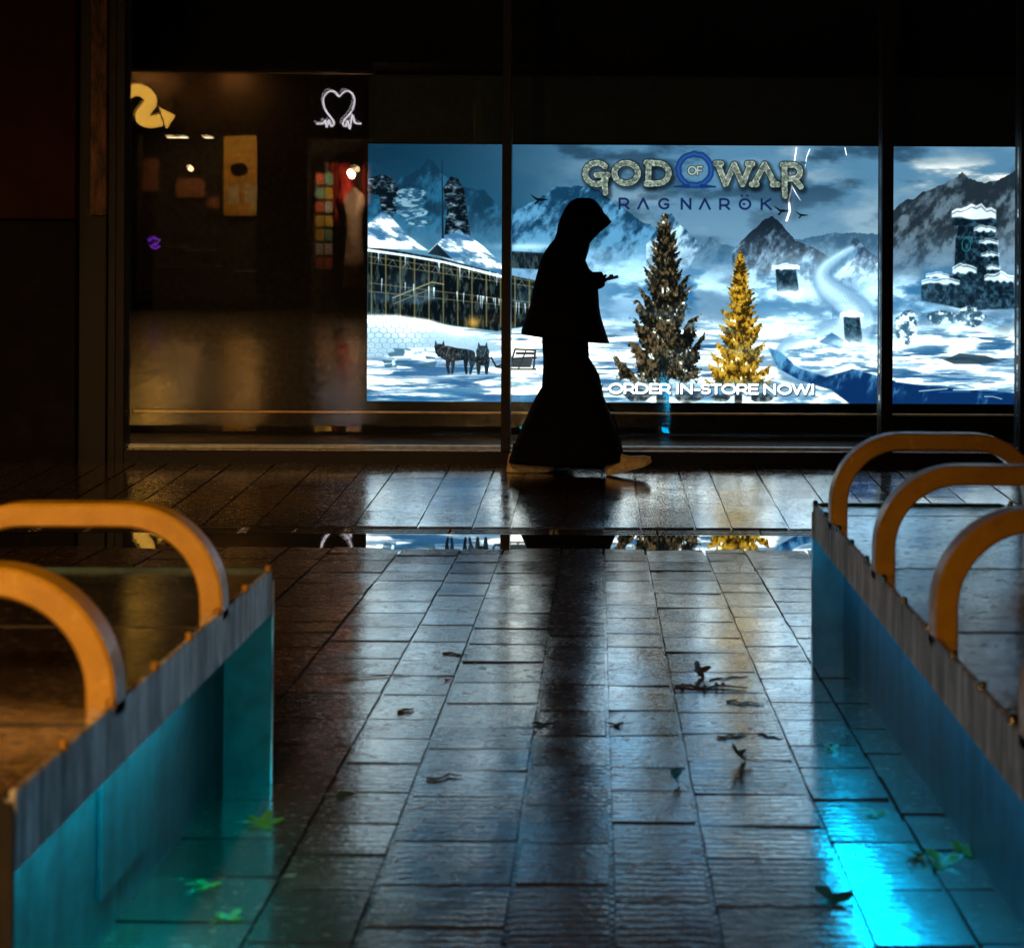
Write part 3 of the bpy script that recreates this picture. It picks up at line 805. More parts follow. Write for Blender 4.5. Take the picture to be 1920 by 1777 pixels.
img = np.clip(img, 0, 1) ** 1.15
pim = bpy.data.images.new('poster print', NX, NY)
rgba = np.ones((NY, NX, 4), np.float32); rgba[..., :3] = img[::-1]
pim.pixels.foreach_set(rgba.ravel()); pim.update(); pim.pack()

# ------------------------------------------------------------------ the shop front
def poster_mat():
    t = NT('backlit poster print')
    tc = t.n('ShaderNodeTexCoord')
    im = t.n('ShaderNodeTexImage'); im.image = pim; im.extension = 'EXTEND'
    t.l(tc.outputs['UV'], im.inputs[0])
    e = t.n('ShaderNodeEmission'); e.inputs[1].default_value = POSTER
    bw = t.n('ShaderNodeRGBToBW'); t.l(im.outputs[0], bw.inputs[0])
    mr = t.n('ShaderNodeMapRange'); mr.interpolation_type = 'SMOOTHSTEP'
    for i_, v_ in ((1, 0.22), (2, 0.65), (3, POSTER), (4, POSTER * 2.8)): mr.inputs[i_].default_value = v_   # pale print boosted to throw more light on the paving
    t.l(bw.outputs[0], mr.inputs[0]); t.l(mr.outputs[0], e.inputs[1])
    t.l(im.outputs[0], e.inputs[0]); t.l(e.outputs[0], t.out.inputs[0])
    return t.m
POSTER = 1.35
YP = YW + 0.78
lb = empty('lightbox_poster', at(1296, 752, YP))
tag(lb, 'backlit winter mountain poster glowing behind the shop window glass', 'poster')
base = Vector(lb.location)
p0, p1 = at(688, 752, YP), at(1905, 275, YP)
x0, x1, z0, z1 = p0.x, p1.x, at(1296, 755, YP).z, at(1296, 273, YP).z
bm = bmesh.new()
vs = [bm.verts.new((x - base.x, 0, z - base.z)) for x, z in ((x0, z0), (x1, z0), (x1, z1), (x0, z1))]
f = bm.faces.new(vs)
uvl = bm.loops.layers.uv.new('UVMap')
for lp, uv in zip(f.loops, ((0, 0), (1, 0), (1, 1), (0, 1))): lp[uvl].uv = uv
obj('print', bm, poster_mat(), lb)
boxo('cabinet', MAT['black_metal'], lb, x0 - base.x - 0.012, x1 - base.x + 0.012, 0.012, 0.16, z0 - base.z - 0.012, z1 - base.z + 0.012)
bm = bmesh.new()
for a in ((x0 - .012, x1 + .012, z1 + .001, z1 + .012), (x0 - .012, x1 + .012, z0 - .012, z0 - .001), (x0 - .012, x0 - .001, z0 - .001, z1 + .001), (x1 + .001, x1 + .012, z0 - .001, z1 + .001)):
    box(bm, a[0] - base.x, a[1] - base.x, -0.008, 0.012, a[2] - base.z, a[3] - base.z)
obj('rim', bm, MAT['black_metal'], lb)

shop = empty('games_shop', (0, YW, gz(YW)))
tag(shop, 'dark shop front with tall glass panes in thin black frames', 'shop front')
def sp(px, py): p = at(px, py, YW); return p.x, p.z - gz(YW)
zs0, zs1 = 0.0, sp(1120, 846)[1]
ztop = 4.2
zcut = ztop
xl, xr = sp(237, 470)[0], 4.2
fr = MAT['black_metal']
boxo('sill', fr, shop, xl, xr, -0.05, 0.10, 0.0 - 0.05, zs1, bev=0.004)
boxo('sill_trim', simple('worn aluminium trim', (0.35, 0.33, 0.34), 0.3, 0.9, scale=30), shop, xl + 0.02, xr, -0.047, -0.008, zs1 + 0.001, zs1 + 0.007)
boxo('inner_sill', simple('pale painted inner sill', (0.85, 0.80, 0.80), 0.5, scale=20), shop, xl + 0.002, xr, 0.04, 0.098, zs1 + 0.001, zs1 + 0.022, bev=0.004)
boxo('head_frame', fr, shop, xl, xr, -0.05, 0.10, ztop, ztop + 0.5)
mull = []
for (pa, pb) in ((222, 238), (941, 958), (1650, 1671), (1909, 1919)):
    a, b = sp(pa, 600)[0], sp(pb, 600)[0]
    mull.append((a, b))
    boxo('mullion', fr, shop, a, b, -0.06, 0.09, zs1 + 0.0005 if pa > 222 else -0.05, ztop - 0.001, bev=0.003)
mull.append((xr - 0.05, xr))
for (a, b), (c, d) in zip(mull, mull[1:]):
    for dy, rz in ((0.0, 0.0), (0.022, 0.0011)):
        bm = bmesh.new()
        box(bm, -(c - b) / 2 + 0.001, (c - b) / 2 - 0.001, -0.003, 0.003, zs1 + 0.014, ztop - 0.002)
        o = obj('glass_pane', bm, MAT['glass' if dy == 0 else 'glass_inner'], shop)
        o.location = ((b + c) / 2, dy, 0)
        o.rotation_euler = (rz * 0.9, 0, rz)
# inside the window: dark backing, deep sill and the dark fascia above the poster
boxo('window_backing', simple('dark inner wall', (0.012, 0.009, 0.008), 0.9), shop, xl - 0.3, xr, 1.02, 1.06, -0.05, ztop + 0.3)
boxo('display_ledge', simple('dark boarded ledge', (0.05, 0.030, 0.025), 0.55), shop, xl - 0.3, xr, 0.10, 1.02, -0.05, zs1 - 0.02)
za = at(1200, 143, YP).z - gz(YW)
boxo('fascia_panel', simple('dark green window vinyl', (0.010, 0.016, 0.009), 0.6), shop, at(690, 470, YP).x, xr, 0.79, 0.84, z1 - gz(YW) + 0.014, za)

boxo('reflection_strip', simple('gold reflection strip', (0.75, 0.42, 0.12), 0.4, 0.7), shop, xl + 0.02, xr, 0.10, 0.115, sp(1120, 780)[1], sp(1120, 776.5)[1], bev=0.002)  # gold strip standing in for a reflected line in the glass
# left: dark wall with a brown upper panel, a rough pilaster beside the glass
wl = empty('shop_wall', (-3.6, YW, gz(YW)))
tag(wl, 'dark brown panelled wall at the left of the shop glass', 'wall')
def wx(px): return sp(px, 470)[0] + 3.6
zj = sp(100, 413)[1]
boxo('upper_panel', simple('brown cladding panel', (0.028, 0.007, 0.004), 0.7, scale=3, spec=0.1), wl, -6.0, wx(150), -0.10, 0.1, zj + 0.006, 5.0, bev=0.004)
boxo('lower_panel', simple('black cladding panel', (0.004, 0.003, 0.003), 0.7, scale=3, spec=0.1), wl, -6.0, wx(150), -0.08, 0.1, -0.05, zj - 0.006, bev=0.004)
boxo('recess', fr, wl, wx(150) + 0.002, wx(176), -0.02, 0.1, -0.05, 5.0)
def rough_rust():
    t = NT('flaking rusty render')
    p = t.objc()
    a = t.noise(t.scaled(p, 14, 14, 4), 1.0, 8, 0.75, 0.4)
    c = t.ramp(a, [(0.42, (0.015, 0.009, 0.006)), (0.55, (0.16, 0.07, 0.03)), (0.7, (0.30, 0.13, 0.05))])
    return t.principled(base=c, rough=0.6, normal=t.bump(a, 0.8, 0.02))
boxo('pilaster', rough_rust(), wl, wx(177), wx(207), -0.09, 0.1, sp(190, 405)[1], 5.0, bev=0.004)
boxo('pilaster_base', fr, wl, wx(177), wx(207), -0.088, 0.1, -0.05, sp(190, 405)[1] - 0.004)
boxo('frame_return', fr, wl, wx(208), wx(221), -0.05, 0.1, -0.05, 5.0)

# ------------------------------------------------------------------ benches
def bench(label, side, xf, xp, yfar, ynear, ztop_far, tilt, hoops, slabs, led, hatch=None, hoop_h=0.228):
    """side +1: the bench lies to the right of the aisle. Local frame: origin on the ground at the far end, y towards the camera is negative."""
    zg = gz(yfar)
    r = empty('bench', (xf, yfar, zg), (-tilt, 0, 0))
    tag(r, label, 'bench', 'amber armrest benches along the aisle')
    H = ztop_far - zg
    Lb = yfar - ynear
    w = 0.60
    s = side
    def bx(name, mat, xa, xb, ya, yb, za, zb, bev=0.0, par=r, seg=1):
        xa, xb = sorted((s * xa, s * xb)); ya, yb = sorted((ya, yb))
        return boxo(name, mat, par, xa, xb, ya, yb, za, zb, bev=bev, seg=seg)
    # fascia along both edges, thin end plates whose upper corners are rounded off
    bx('fascia', MAT['steel'], 0.0, 0.010, -Lb + 0.012, -0.012, H - 0.105, H, bev=0.002)
    bx('fascia', MAT['steel'], w - 0.010, w, -Lb + 0.012, -0.012, H - 0.105, H, bev=0.002)
    for y in (-0.0115, -Lb):
        bm = bmesh.new()
        rc = 0.03
        # end plate: full width, down to the ground
        out = [(0, -0.06), (w, -0.06), (w, H - rc)] + [(w - rc + rc * math.cos(a), H - rc + rc * math.sin(a)) for a in (0.5, 1.0)] + [(w - rc, H), (rc, H)] + [(rc - rc * math.sin(a), H - rc + rc * math.cos(a)) for a in (0.5, 1.0)] + [(0, H - rc)]
        prism(bm, [(s * x, z) for x, z in out], y, y + 0.0115)
        ep = obj('end_plate', bm, MAT['end_shade_paint'] if y > -1 else MAT['black_metal'], r)  # far plate shaded by its paint, near plate black in place of shade
        ep.data.materials.append(MAT['cast'])
        for f_ in ep.data.polygons:
            if f_.normal.z > 0.4: f_.material_index = 1
        if y > -1: bx('end_edge', MAT['steel'], -0.003, -0.0005, y, y + 0.0115, -0.06, H - rc)
    d = abs(xp - xf)
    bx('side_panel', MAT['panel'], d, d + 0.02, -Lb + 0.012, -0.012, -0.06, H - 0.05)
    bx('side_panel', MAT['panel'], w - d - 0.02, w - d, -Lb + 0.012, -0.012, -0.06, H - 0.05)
    # light strip under the overhang
    ls = bx('light_strip', led, d - 0.076, d - 0.012, -Lb + 0.05, -(0.42 if side < 0 else 0.06), H - 0.082, H - 0.072)
    bx('light_strip', led, w - d + 0.012, w - d + 0.076, -Lb + 0.05, -(0.42 if side < 0 else 0.06), H - 0.082, H - 0.072)
    # stone top in slabs
    ys = [0.0] + list(slabs) + [Lb]
    for a, b in zip(ys, ys[1:]):
        bx('seat_slab', MAT['seat'], 0.0115, w - 0.0115, -b + (0.006 if b < Lb else 0.0130), -a - (0.006 if a > 0 else 0.0130), H - 0.05, H - 0.006, bev=0.004)
    # orange pins along the fascia
    y = 0.05
    for e in (0.004, w - 0.004):
        y = 0.04
        while y < Lb - 0.03:
            bm = bmesh.new()
            tube(bm, [(s * e, -y, H - 0.004), (s * e, -y, H + 0.008), (s * e, -y, H + 0.012)], [0.008, 0.008, 0.005], 10)
            obj('pin', bm, MAT['brass_pin'] if side < 0 else MAT['cast'], r)
            y += random.uniform(0.2, 0.26)
    # hoops: a rectangular bar bent over the seat
    for hy in hoops:
        bm = bmesh.new()
        R, tk, dep, hh = 0.20, 0.047, 0.062, hoop_h
        rings = []
        path = [(0.0, -0.03, 0)]
        def P(t_):
            return t_
        cl = []
        cl.append(((0.0, -0.02), (1, 0)))
        n_ = 14
        for i in range(n_ + 1):
            a = math.pi - (math.pi / 2) * i / n_
            cl.append(((R + R * math.cos(a), hh - R + R * math.sin(a)), (-math.cos(a), -math.sin(a))))
        for i in range(n_ + 1):
            a = math.pi / 2 - (math.pi / 2) * i / n_
            cl.append(((w - R + R * math.cos(a), hh - R + R * math.sin(a)), (-math.cos(a), -math.sin(a))))
        cl.append(((w, -0.02), (-1, 0)))
        ch = 0.005
        for (px, pz), (nx, nz) in cl:
            prof_ = [(0, ch - dep / 2), (0, dep / 2 - ch), (ch, dep / 2), (tk - ch, dep / 2), (tk, dep / 2 - ch), (tk, ch - dep / 2), (tk - ch, -dep / 2), (ch, -dep / 2)]
            rings.append([Vector((s * (px + nx * q), -hy + yy, H + pz + nz * q)) for q, yy in prof_])
        loft(bm, rings)
        obj('armrest', bm, MAT['orange'], r)
    if hatch:
        ya, yb, za, zb = hatch
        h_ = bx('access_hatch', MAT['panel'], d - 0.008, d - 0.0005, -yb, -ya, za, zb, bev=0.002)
        bm = bmesh.new()
        tube(bm, [(s * (d - 0.008), -ya - 0.02, zb - 0.03), (s * (d - 0.022), -ya - 0.02, zb - 0.03), (s * (d - 0.026), -ya - 0.02, zb - 0.03)], [0.011, 0.011, 0.006], 12)
        obj('lock', bm, simple('bright lock metal', (0.7, 0.7, 0.72), 0.2, 1.0), h_)
    return r
bench('left bench with two amber hoop armrests over a teal lit base', -1, -0.742, -0.850, 3.67, 2.03, 0.368, 0.022, (0.47, 1.18), (0.62, 1.3), MAT['led_teal'], (0.66, 0.94, 0.085, 0.37), 0.212)
bench('right bench with amber hoop armrests over a blue lit base', 1, 0.662, 0.757, 4.89, 2.15, 0.334, 0.008, (0.36, 1.08, 1.74, 2.42), (0.22, 1.03, 1.70, 2.3), MAT['led'], None, 0.252)

# ------------------------------------------------------------------ the person
YPN = 9.30
SP = YPN / F
def pz(zx, zy):                                # the enlargement's pixels
    return at(930 + zx / 3.118, 350 + zy / 3.118, YPN)
black = simple('black cloth', (0.006, 0.006, 0.008), 0.95, scale=40, bump=0.2, spec=0.1)
black2 = simple('black fleece', (0.007, 0.007, 0.009), 0.97, scale=60, bump=0.3, spec=0.1)
person = None
def skin_mesh(verts, edges_, radii, root=0, levels=2):
    me = bpy.data.meshes.new('sk'); me.from_pydata([tuple(v) for v in verts], edges_, [])
    o = bpy.data.objects.new('sk', me); COL.objects.link(o)
    o.modifiers.new('skin', 'SKIN')
    for i, r in enumerate(radii):
        sv = me.skin_vertices[0].data[i]; sv.radius = (r, r) if isinstance(r, float) else r; sv.use_root = (i == root)
    sd = o.modifiers.new('sub', 'SUBSURF'); sd.levels = levels; sd.render_levels = levels
    dg = bpy.context.evaluated_depsgraph_get()
    m2 = bpy.data.meshes.new_from_object(o.evaluated_get(dg))
    bpy.data.objects.remove(o); bpy.data.meshes.remove(me)
    for p in m2.polygons: p.use_smooth = True
    return m2
skin_m = simple('shaded skin', (0.10, 0.055, 0.035), 0.6)
V3 = lambda zx, zy, dy=0.0: pz(zx, zy) + Vector((0, dy, 0))
joints = [
    (V3(400, 900), 0.13), (V3(395, 700), 0.12), (V3(400, 480), 0.13), (V3(440, 360), 0.055), (V3(462, 280), 0.062), (V3(470, 205), 0.085), (V3(464, 145), 0.072),
    (V3(395, 490, -0.12), 0.045), (V3(410, 650, -0.14), 0.040), (V3(530, 590, -0.09), 0.036), (V3(585, 560, -0.05), 0.026),
    (V3(395, 490, 0.12), 0.045), (V3(410, 650, 0.14), 0.040), (V3(530, 600, 0.09), 0.036), (V3(580, 565, 0.06), 0.026),
    (V3(390, 1010, -0.08), 0.085), (V3(520, 1270, -0.09), 0.060), (V3(665, 1600, -0.09), 0.040),
    (V3(400, 1010, 0.08), 0.085), (V3(330, 1290, 0.09), 0.060), (V3(120, 1590, 0.09), 0.040),
]
ed = [(0, 1), (1, 2), (2, 3), (3, 4), (4, 5), (5, 6), (2, 7), (7, 8), (8, 9), (9, 10), (2, 11), (11, 12), (12, 13), (13, 14), (0, 15), (15, 16), (16, 17), (0, 18), (18, 19), (19, 20)]
org = V3(395, 1675)
org.z = gz(YPN)
rel = lambda p: p - org
# hands are grown from the same skeleton, five fingers each, curled round the phone
def add_hand(wrist_i, dirx, dy_sign):
    w = joints[wrist_i][0]
    palm = w + Vector((0.035, 0.0, 0.014)); joints.append((palm, 0.021)); pi_ = len(joints) - 1; ed.append((wrist_i, pi_))
    for k_ in range(4):
        off = (k_ - 1.5) * 0.016
        ln = (0.028, 0.033, 0.031, 0.024)[k_]
        a = palm + Vector((0.024, off, 0.004)); b = a + Vector((ln * 0.8, 0.0, 0.012)); c = b + Vector((ln * 0.35, -dy_sign * 0.012, 0.017))
        i0 = len(joints)
        joints.extend(((a, 0.0088), (b, 0.0080), (c, 0.0068))); ed.extend(((pi_, i0), (i0, i0 + 1), (i0 + 1, i0 + 2)))
    a = palm + Vector((0.004, -dy_sign * 0.022, 0.016)); b = a + Vector((0.022, -dy_sign * 0.004, 0.016)); i0 = len(joints)
    joints.extend(((a, 0.0100), (b, 0.0085))); ed.extend(((pi_, i0), (i0, i0 + 1)))
add_hand(10, 1, 1)
bm_body = skin_mesh([rel(p) for p, _ in joints], ed, [float(r) for _, r in joints], 0)
person = link('person', bm_body, skin_m); person.location = org
tag(person, 'person in a black hooded cape and long skirt walking with a phone', 'person')
# face: nose, brow and chin on the head
bm = bmesh.new()
hc = rel(V3(458, 215))
for (dx, dz, r_) in ((0.098, 0.0, 0.014), (0.102, -0.014, 0.013), (0.092, -0.040, 0.014), (0.085, -0.070, 0.018)):
    bmesh.ops.create_icosphere(bm, subdivisions=2, radius=r_, matrix=Matrix.Translation(hc + Vector((dx, 0, dz))))
for sy in (-1, 1):
    bmesh.ops.create_icosphere(bm, subdivisions=2, radius=0.012, matrix=Matrix.Translation(hc + Vector((0.085, sy * 0.03, 0.014))))
obj('face', bm, skin_m, person, True)

NS = 72
def ringof(zx0, zx1, zy, depth, power=2.2, tilt=0.0, fold=0.0, nf=9, ph=0.0, dy=0.0, inset=0.0, half=0.9):
    a, b = rel(pz(zx0, zy)), rel(pz(zx1, zy))
    cx_, hx = (a.x + b.x) / 2, (b.x - a.x) / 2
    out = []
    for k_ in range(NS):
        t_ = 2 * math.pi * k_ / NS
        c_, s_ = math.cos(t_), math.sin(t_)
        ex = math.copysign(abs(c_) ** (2 / power), c_); ey = math.copysign(abs(s_) ** (2 / power), s_)
        m_ = 1 + fold * (math.sin(nf * t_ + ph) + 0.5 * math.sin((nf * 2 + 1) * t_ + 1.7 * ph)) * abs(s_) ** 0.6
        x = cx_ + hx * ex; y = depth * ey * m_ + dy
        if inset and c_ > 0 and abs(t_ if t_ < math.pi else t_ - 2 * math.pi) < half:
            q = 1 - abs(t_ if t_ < math.pi else t_ - 2 * math.pi) / half
            x -= inset * min(1, q * 2.2)
        out.append((x, y, a.z + tilt * (x - cx_)))
    return out
# skirt
SK = [(268, 540, 860, .15, 0), (270, 541, 930, .155, .01), (275, 545, 1000, .16, .015), (275, 578, 1050, .165, .02), (272, 604, 1100, .17, .025), (268, 620, 1170, .175, .03), (236, 628, 1220, .18, .04), (197, 660, 1300, .20, .05), (152, 700, 1400, .22, .06), (108, 732, 1500, .23, .08), (80, 750, 1575, .24, .095), (74, 752, 1600, .24, .10)]
rr = []
for i, (a, b, zy, dpt, fo) in enumerate(SK):
    rr.append(ringof(a, b, zy, dpt, 2.1, 0.02 if i > 8 else 0.0, fo, 7, 0.5 + 0.12 * i))
# hem turns inward so that the cloth has thickness
last = rr[-1]; mx = sum(p[0] for p in last) / NS
rr.append([(mx + (p[0] - mx) * 0.97, p[1] * 0.96, p[2] + 0.004) for p in last])
rr.append([(mx + (p[0] - mx) * 0.93, p[1] * 0.92, p[2] + 0.10) for p in last])
bm = bmesh.new(); loft(bm, rr, True, False)
obj('long_skirt', bm, black, person, True)
# hooded cape: from the crown of the hood down to the hem
CPE = [
    (480, 545, 66, .028, 2, 0, 0), (455, 570, 74, .055, 2, 0, 0), (430, 592, 90, .078, 2, 0, 0), (402, 620, 128, .100, 2.1, 0, 0), (380, 668, 172, .112, 2.1, .03, .5), (368, 697, 205, .116, 2.1, .06, .5),
    (362, 680, 224, .116, 2.1, .07, .5), (355, 622, 268, .114, 2.1, .06, .5), (340, 582, 308, .108, 2.1, .04, .5), (312, 558, 340, .112, 2.1, .01, .5), (284, 540, 380, .150, 2.2, 0, 0), (262, 524, 430, .185, 2.3, 0, 0),
    (248, 545, 478, .205, 2.3, 0, 0), (236, 590, 520, .215, 2.3, 0, 0), (215, 598, 600, .225, 2.2, 0, 0), (197, 604, 700, .225, 2.2, 0, 0), (176, 614, 760, .225, 2.2, 0, 0), (150, 645, 845, .23, 2.2, 0, 0), (146, 664, 884, .23, 2.2, 0, 0)]
rr = []
for i, (a, b, zy, dpt, pw, ins, half) in enumerate(CPE):
    fo = 0.0 if i < 10 else 0.012 * (i - 9) / 3
    rr.append(ringof(a, b, zy, dpt, pw, -0.10 if i == len(CPE) - 1 else (-0.05 if i == len(CPE) - 2 else 0), fo, 8, 0.3 * i, 0, ins, half or 0.9))
last = rr[-1]; mx = sum(p[0] for p in last) / NS
rr.append([(mx + (p[0] - mx) * 0.95, p[1] * 0.94, p[2] + 0.006) for p in last])
rr.append([(mx + (p[0] - mx) * 0.80, p[1] * 0.80, p[2] + 0.12) for p in last])
bm = bmesh.new(); loft(bm, rr, True, False)
obj('hooded_cape', bm, black2, person, True)
# sleeves over the raised forearms
bm = bmesh.new()
tube(bm, [rel(V3(420, 600, -0.17)), rel(V3(500, 575, -0.12)), rel(V3(560, 552, -0.07)), rel(V3(622, 540, -0.05))], [0.075, 0.066, 0.056, 0.044], 20)
tube(bm, [rel(V3(420, 610, 0.17)), rel(V3(500, 585, 0.12)), rel(V3(560, 560, 0.08)), rel(V3(616, 552, 0.06))], [0.075, 0.066, 0.054, 0.042], 20)
obj('sleeve', bm, black2, person, True)
# trainers
shoe_m = simple('tan suede trainer', (0.92, 0.68, 0.36), 0.7, scale=40, bump=0.2)
sole_m = simple('worn pale sole', (0.85, 0.72, 0.5), 0.6, scale=40)
def shoe(pos, pitch, length, label_lace):
    M = Matrix.Translation(pos) @ Matrix.Rotation(-pitch, 4, 'Y')
    secs = [(0.0, .026, .060), (.03, .036, .100), (.10, .037, .112), (.22, .036, .118), (.36, .037, .106), (.48, .040, .086), (.62, .045, .070), (.78, .047, .061), (.90, .041, .055), (.97, .028, .046), (1.0, .012, .036)]
    bm = bmesh.new(); rings = []
    for (t_, hw, h_) in secs:
        x = t_ * length
        rings.append([M @ Vector((x, hw * math.cos(a), 0.022 + (h_ - 0.018) * max(0, math.sin(a)) ** 0.75)) for a in [math.pi * k_ / 15 for k_ in range(16)]])
    loft(bm, rings)
    o = obj('shoe', bm, shoe_m, person, True)
    bm = bmesh.new(); rings = []
    for (t_, hw, h_) in secs:
        x = t_ * length; q = hw + 0.005
        lift = 0.012 * max(0, (t_ - 0.72) / 0.28) ** 2
        rings.append([M @ Vector((x + (0.006 if t_ == 1 else (-0.004 if t_ == 0 else 0)), yy, zz + lift)) for yy, zz in ((-q, 0.0), (q, 0.0), (q + 0.002, 0.012), (q, 0.032), (-q, 0.032), (-q - 0.002, 0.012))])
    loft(bm, rings)
    obj('sole', bm, sole_m, o)
    bm = bmesh.new()
    for k_ in range(4):
        x = (0.34 + 0.075 * k_) * length; h_ = 0.111 - 0.014 * k_
        tube(bm, [M @ Vector((x, -0.024, h_ - 0.012)), M @ Vector((x + 0.004, 0, h_ + 0.004)), M @ Vector((x, 0.024, h_ - 0.012))], 0.003, 6)
    obj('lace', bm, sole_m, o)
ra = rel(V3(64, 1672, 0.06)); ra.z = gz(YPN + 0.06) - org.z + 0.001
shoe(ra, 0.0, 0.262, None)
fa = rel(V3(650, 1680, -0.06)); fa.z = gz(YPN - 0.06) - org.z + 0.004
shoe(fa, 0.25, 0.262, None)
# the phone
bm = bmesh.new()
box(bm, -0.002, 0.118, -0.034, 0.034, -0.004, 0.004, bev=0.003, seg=2)
ph = obj('phone', bm, MAT['black_metal']); ph.location = V3(600, 556, -0.045) + Vector((0.0, 0, 0.004)); ph.rotation_euler = (0.15, -0.24, 0)
tag(ph, 'dark phone held out in the hooded person\'s hand', 'phone')

# ------------------------------------------------------------------ leaves and twigs on the setts
def leaf_mat(name, col):
    t = NT(name); p = t.objc()
    c = t.ramp(t.noise(p, 60, 4), [(0.3, tuple(v * 0.55 for v in col)), (0.7, col)])
    return t.principled(base=c, rough=0.35, coat=0.5, coat_rough=0.1)
LM = {'green': leaf_mat('wet green leaf', (0.10, 0.22, 0.03)), 'dark': leaf_mat('wet dark leaf', (0.035, 0.06, 0.018)), 'brown': leaf_mat('wet brown leaf', (0.10, 0.045, 0.02)), 'red': leaf_mat('wet red leaf', (0.20, 0.02, 0.015))}
def leaf_mesh(seed, lobes, size, curl, mat):
    r = random.Random(seed)
    bm = bmesh.new()
    n_ = 40
    rad = []
    for k_ in range(n_):
        a = 2 * math.pi * k_ / n_
        q = 0.42 + 0.58 * abs(math.cos(a * lobes / 2)) ** 1.6
        if abs(a - math.pi) < 0.5: q *= 0.55
        rad.append(q * r.uniform(0.92, 1.06))
    def P(a, q, dz=0.0):
        x, y = math.cos(a) * q * size, math.sin(a) * q * size * 0.85
        z = curl * (abs(y) ** 2 * 10 + (x / size) ** 2 * size * 0.5) + r.uniform(-1, 1) * 0.001 + dz
        return (x, y, z)
    rings = []
    for f_ in (0.12, 0.4, 0.7, 1.0):
        rings.append([bm.verts.new(P(2 * math.pi * k_ / n_, rad[k_] * f_ * (1 if f_ > .3 else 1))) for k_ in range(n_)])
    for a, b in zip(rings, rings[1:]):
        for k_ in range(n_): bm.faces.new((a[k_], a[(k_ + 1) % n_], b[(k_ + 1) % n_], b[k_]))
    bm.faces.new(rings[0])
    geom = list(bm.faces)
    bmesh.ops.solidify(bm, geom=geom, thickness=0.0008)
    tube(bm, [(-size * 0.2, 0, 0.002), (-size * 0.7, 0.004, 0.004), (-size * 1.25, r.uniform(-.01, .01), 0.006)], [0.0014, 0.0012, 0.0009], 6)
    bmesh.ops.recalc_face_normals(bm, faces=bm.faces)
    me = bpy.data.meshes.new('leaf'); bm.to_mesh(me); bm.free(); me.materials.append(LM[mat])
    for p in me.polygons: p.use_smooth = True
    return me
LEAVES = [
    (1386, 1432, .030, 5, .9, 'dark', 2.2, .9, 'largest curled dark leaf standing up on the pale wet setts'),
    (1262, 1468, .024, 3, 1.1, 'dark', 1.3, 1.0, 'upright curled dark leaf beside the long joint near the middle'),
    (1310, 1266, .026, 4, 1.0, 'brown', .4, .7, 'rounded brown leaf lying by the twigs in mid aisle'),
    (1014, 1360, .026, 3, .3, 'dark', .1, 0, 'flat dark leaf on a joint in the person\'s reflection'),
    (1155, 1359, .022, 3, .35, 'dark', 2.9, .1, 'flat dark leaf crossing the aisle\'s middle joint'),
    (838, 1276, .011, 3, .5, 'red', .3, .2, 'tiny red leaf on the pale reflection left of the middle'),
    (492, 1546, .034, 5, .6, 'green', .2, .2, 'bright green leaf on teal lit setts by the left bench end'),
    (385, 1662, .022, 3, .5, 'green', .1, .1, 'middle green leaf along the foot of the left bench'),
    (428, 1722, .026, 4, .4, 'green', 1.1, 0, 'nearest wet leaf on the teal setts at the picture\'s bottom'),
    (1558, 1408, .020, 4, .6, 'green', .8, .3, 'small green leaf at the edge of the blue light'),
    (1640, 1527, .022, 3, .5, 'green', .1, .1, 'lone green leaf on the brightest blue glow'),
    (1722, 1606, .024, 5, .8, 'green', 2.6, .4, 'leftmost curled leaf of the leaf heap by the right bench'),
    (1764, 1618, .030, 3, .8, 'green', .1, .3, 'long green leaf in the middle of the heap by the right bench'),
    (1806, 1600, .028, 4, .8, 'green', .7, .3, 'leaf of the heap that touches the right bench foot'),
    (1560, 1690, .030, 3, .6, 'dark', .1, .3, 'dark green leaf on the right light joint low in the picture'),
    (640, 1492, .022, 4, .3, 'dark', .1, 0, 'flat dark leaf on the brown setts near the left light joint'),
]
for i, (px, py, sz, lo, cu, mt, rz, rx, lab) in enumerate(LEAVES):
    me = leaf_mesh(i + 3, lo, sz * 1.35, cu * 0.8, mt)
    o = link('leaf', me)
    p = gp(px, py)
    zmin = 1e9
    R = Matrix.Rotation(rz, 3, 'Z') @ Matrix.Rotation(rx, 3, 'X')
    zmin = min((R @ v.co).z for v in me.vertices)
    o.location = p + Vector((0, 0, -zmin + 0.0005)); o.rotation_euler = R.to_euler()
    tag(o, lab, 'leaf', 'fallen leaves on the wet paving')
TW = [(1264, 1288, 1400, 1292, .004, 'thick broken twig with buds lying across the right of the aisle'), (1330, 1276, 1402, 1268, .002, 'thin pale twig beside the brown leaf'), (1362, 1316, 1432, 1320, .0028, 'short dark twig nearest the right light joint in mid aisle'),
      (745, 1336, 776, 1330, .004, 'short crumbled twig on the pale setts left of the middle'), (615, 1274, 770, 1266, .002, 'long thin twig across the brown and pale setts'), (800, 1460, 868, 1455, .0028, 'dark twig across the joint left of the person\'s reflection'),
      (1345, 1382, 1402, 1378, .003, 'bent twig just behind the largest curled leaf'), (1420, 1376, 1470, 1386, .0025, 'dark twig reaching the right light joint'), (830, 1226, 878, 1229, .003, 'small dark twig farthest left in the pale reflection')]
tw_m = simple('wet dark twig', (0.03, 0.022, 0.015), 0.4)
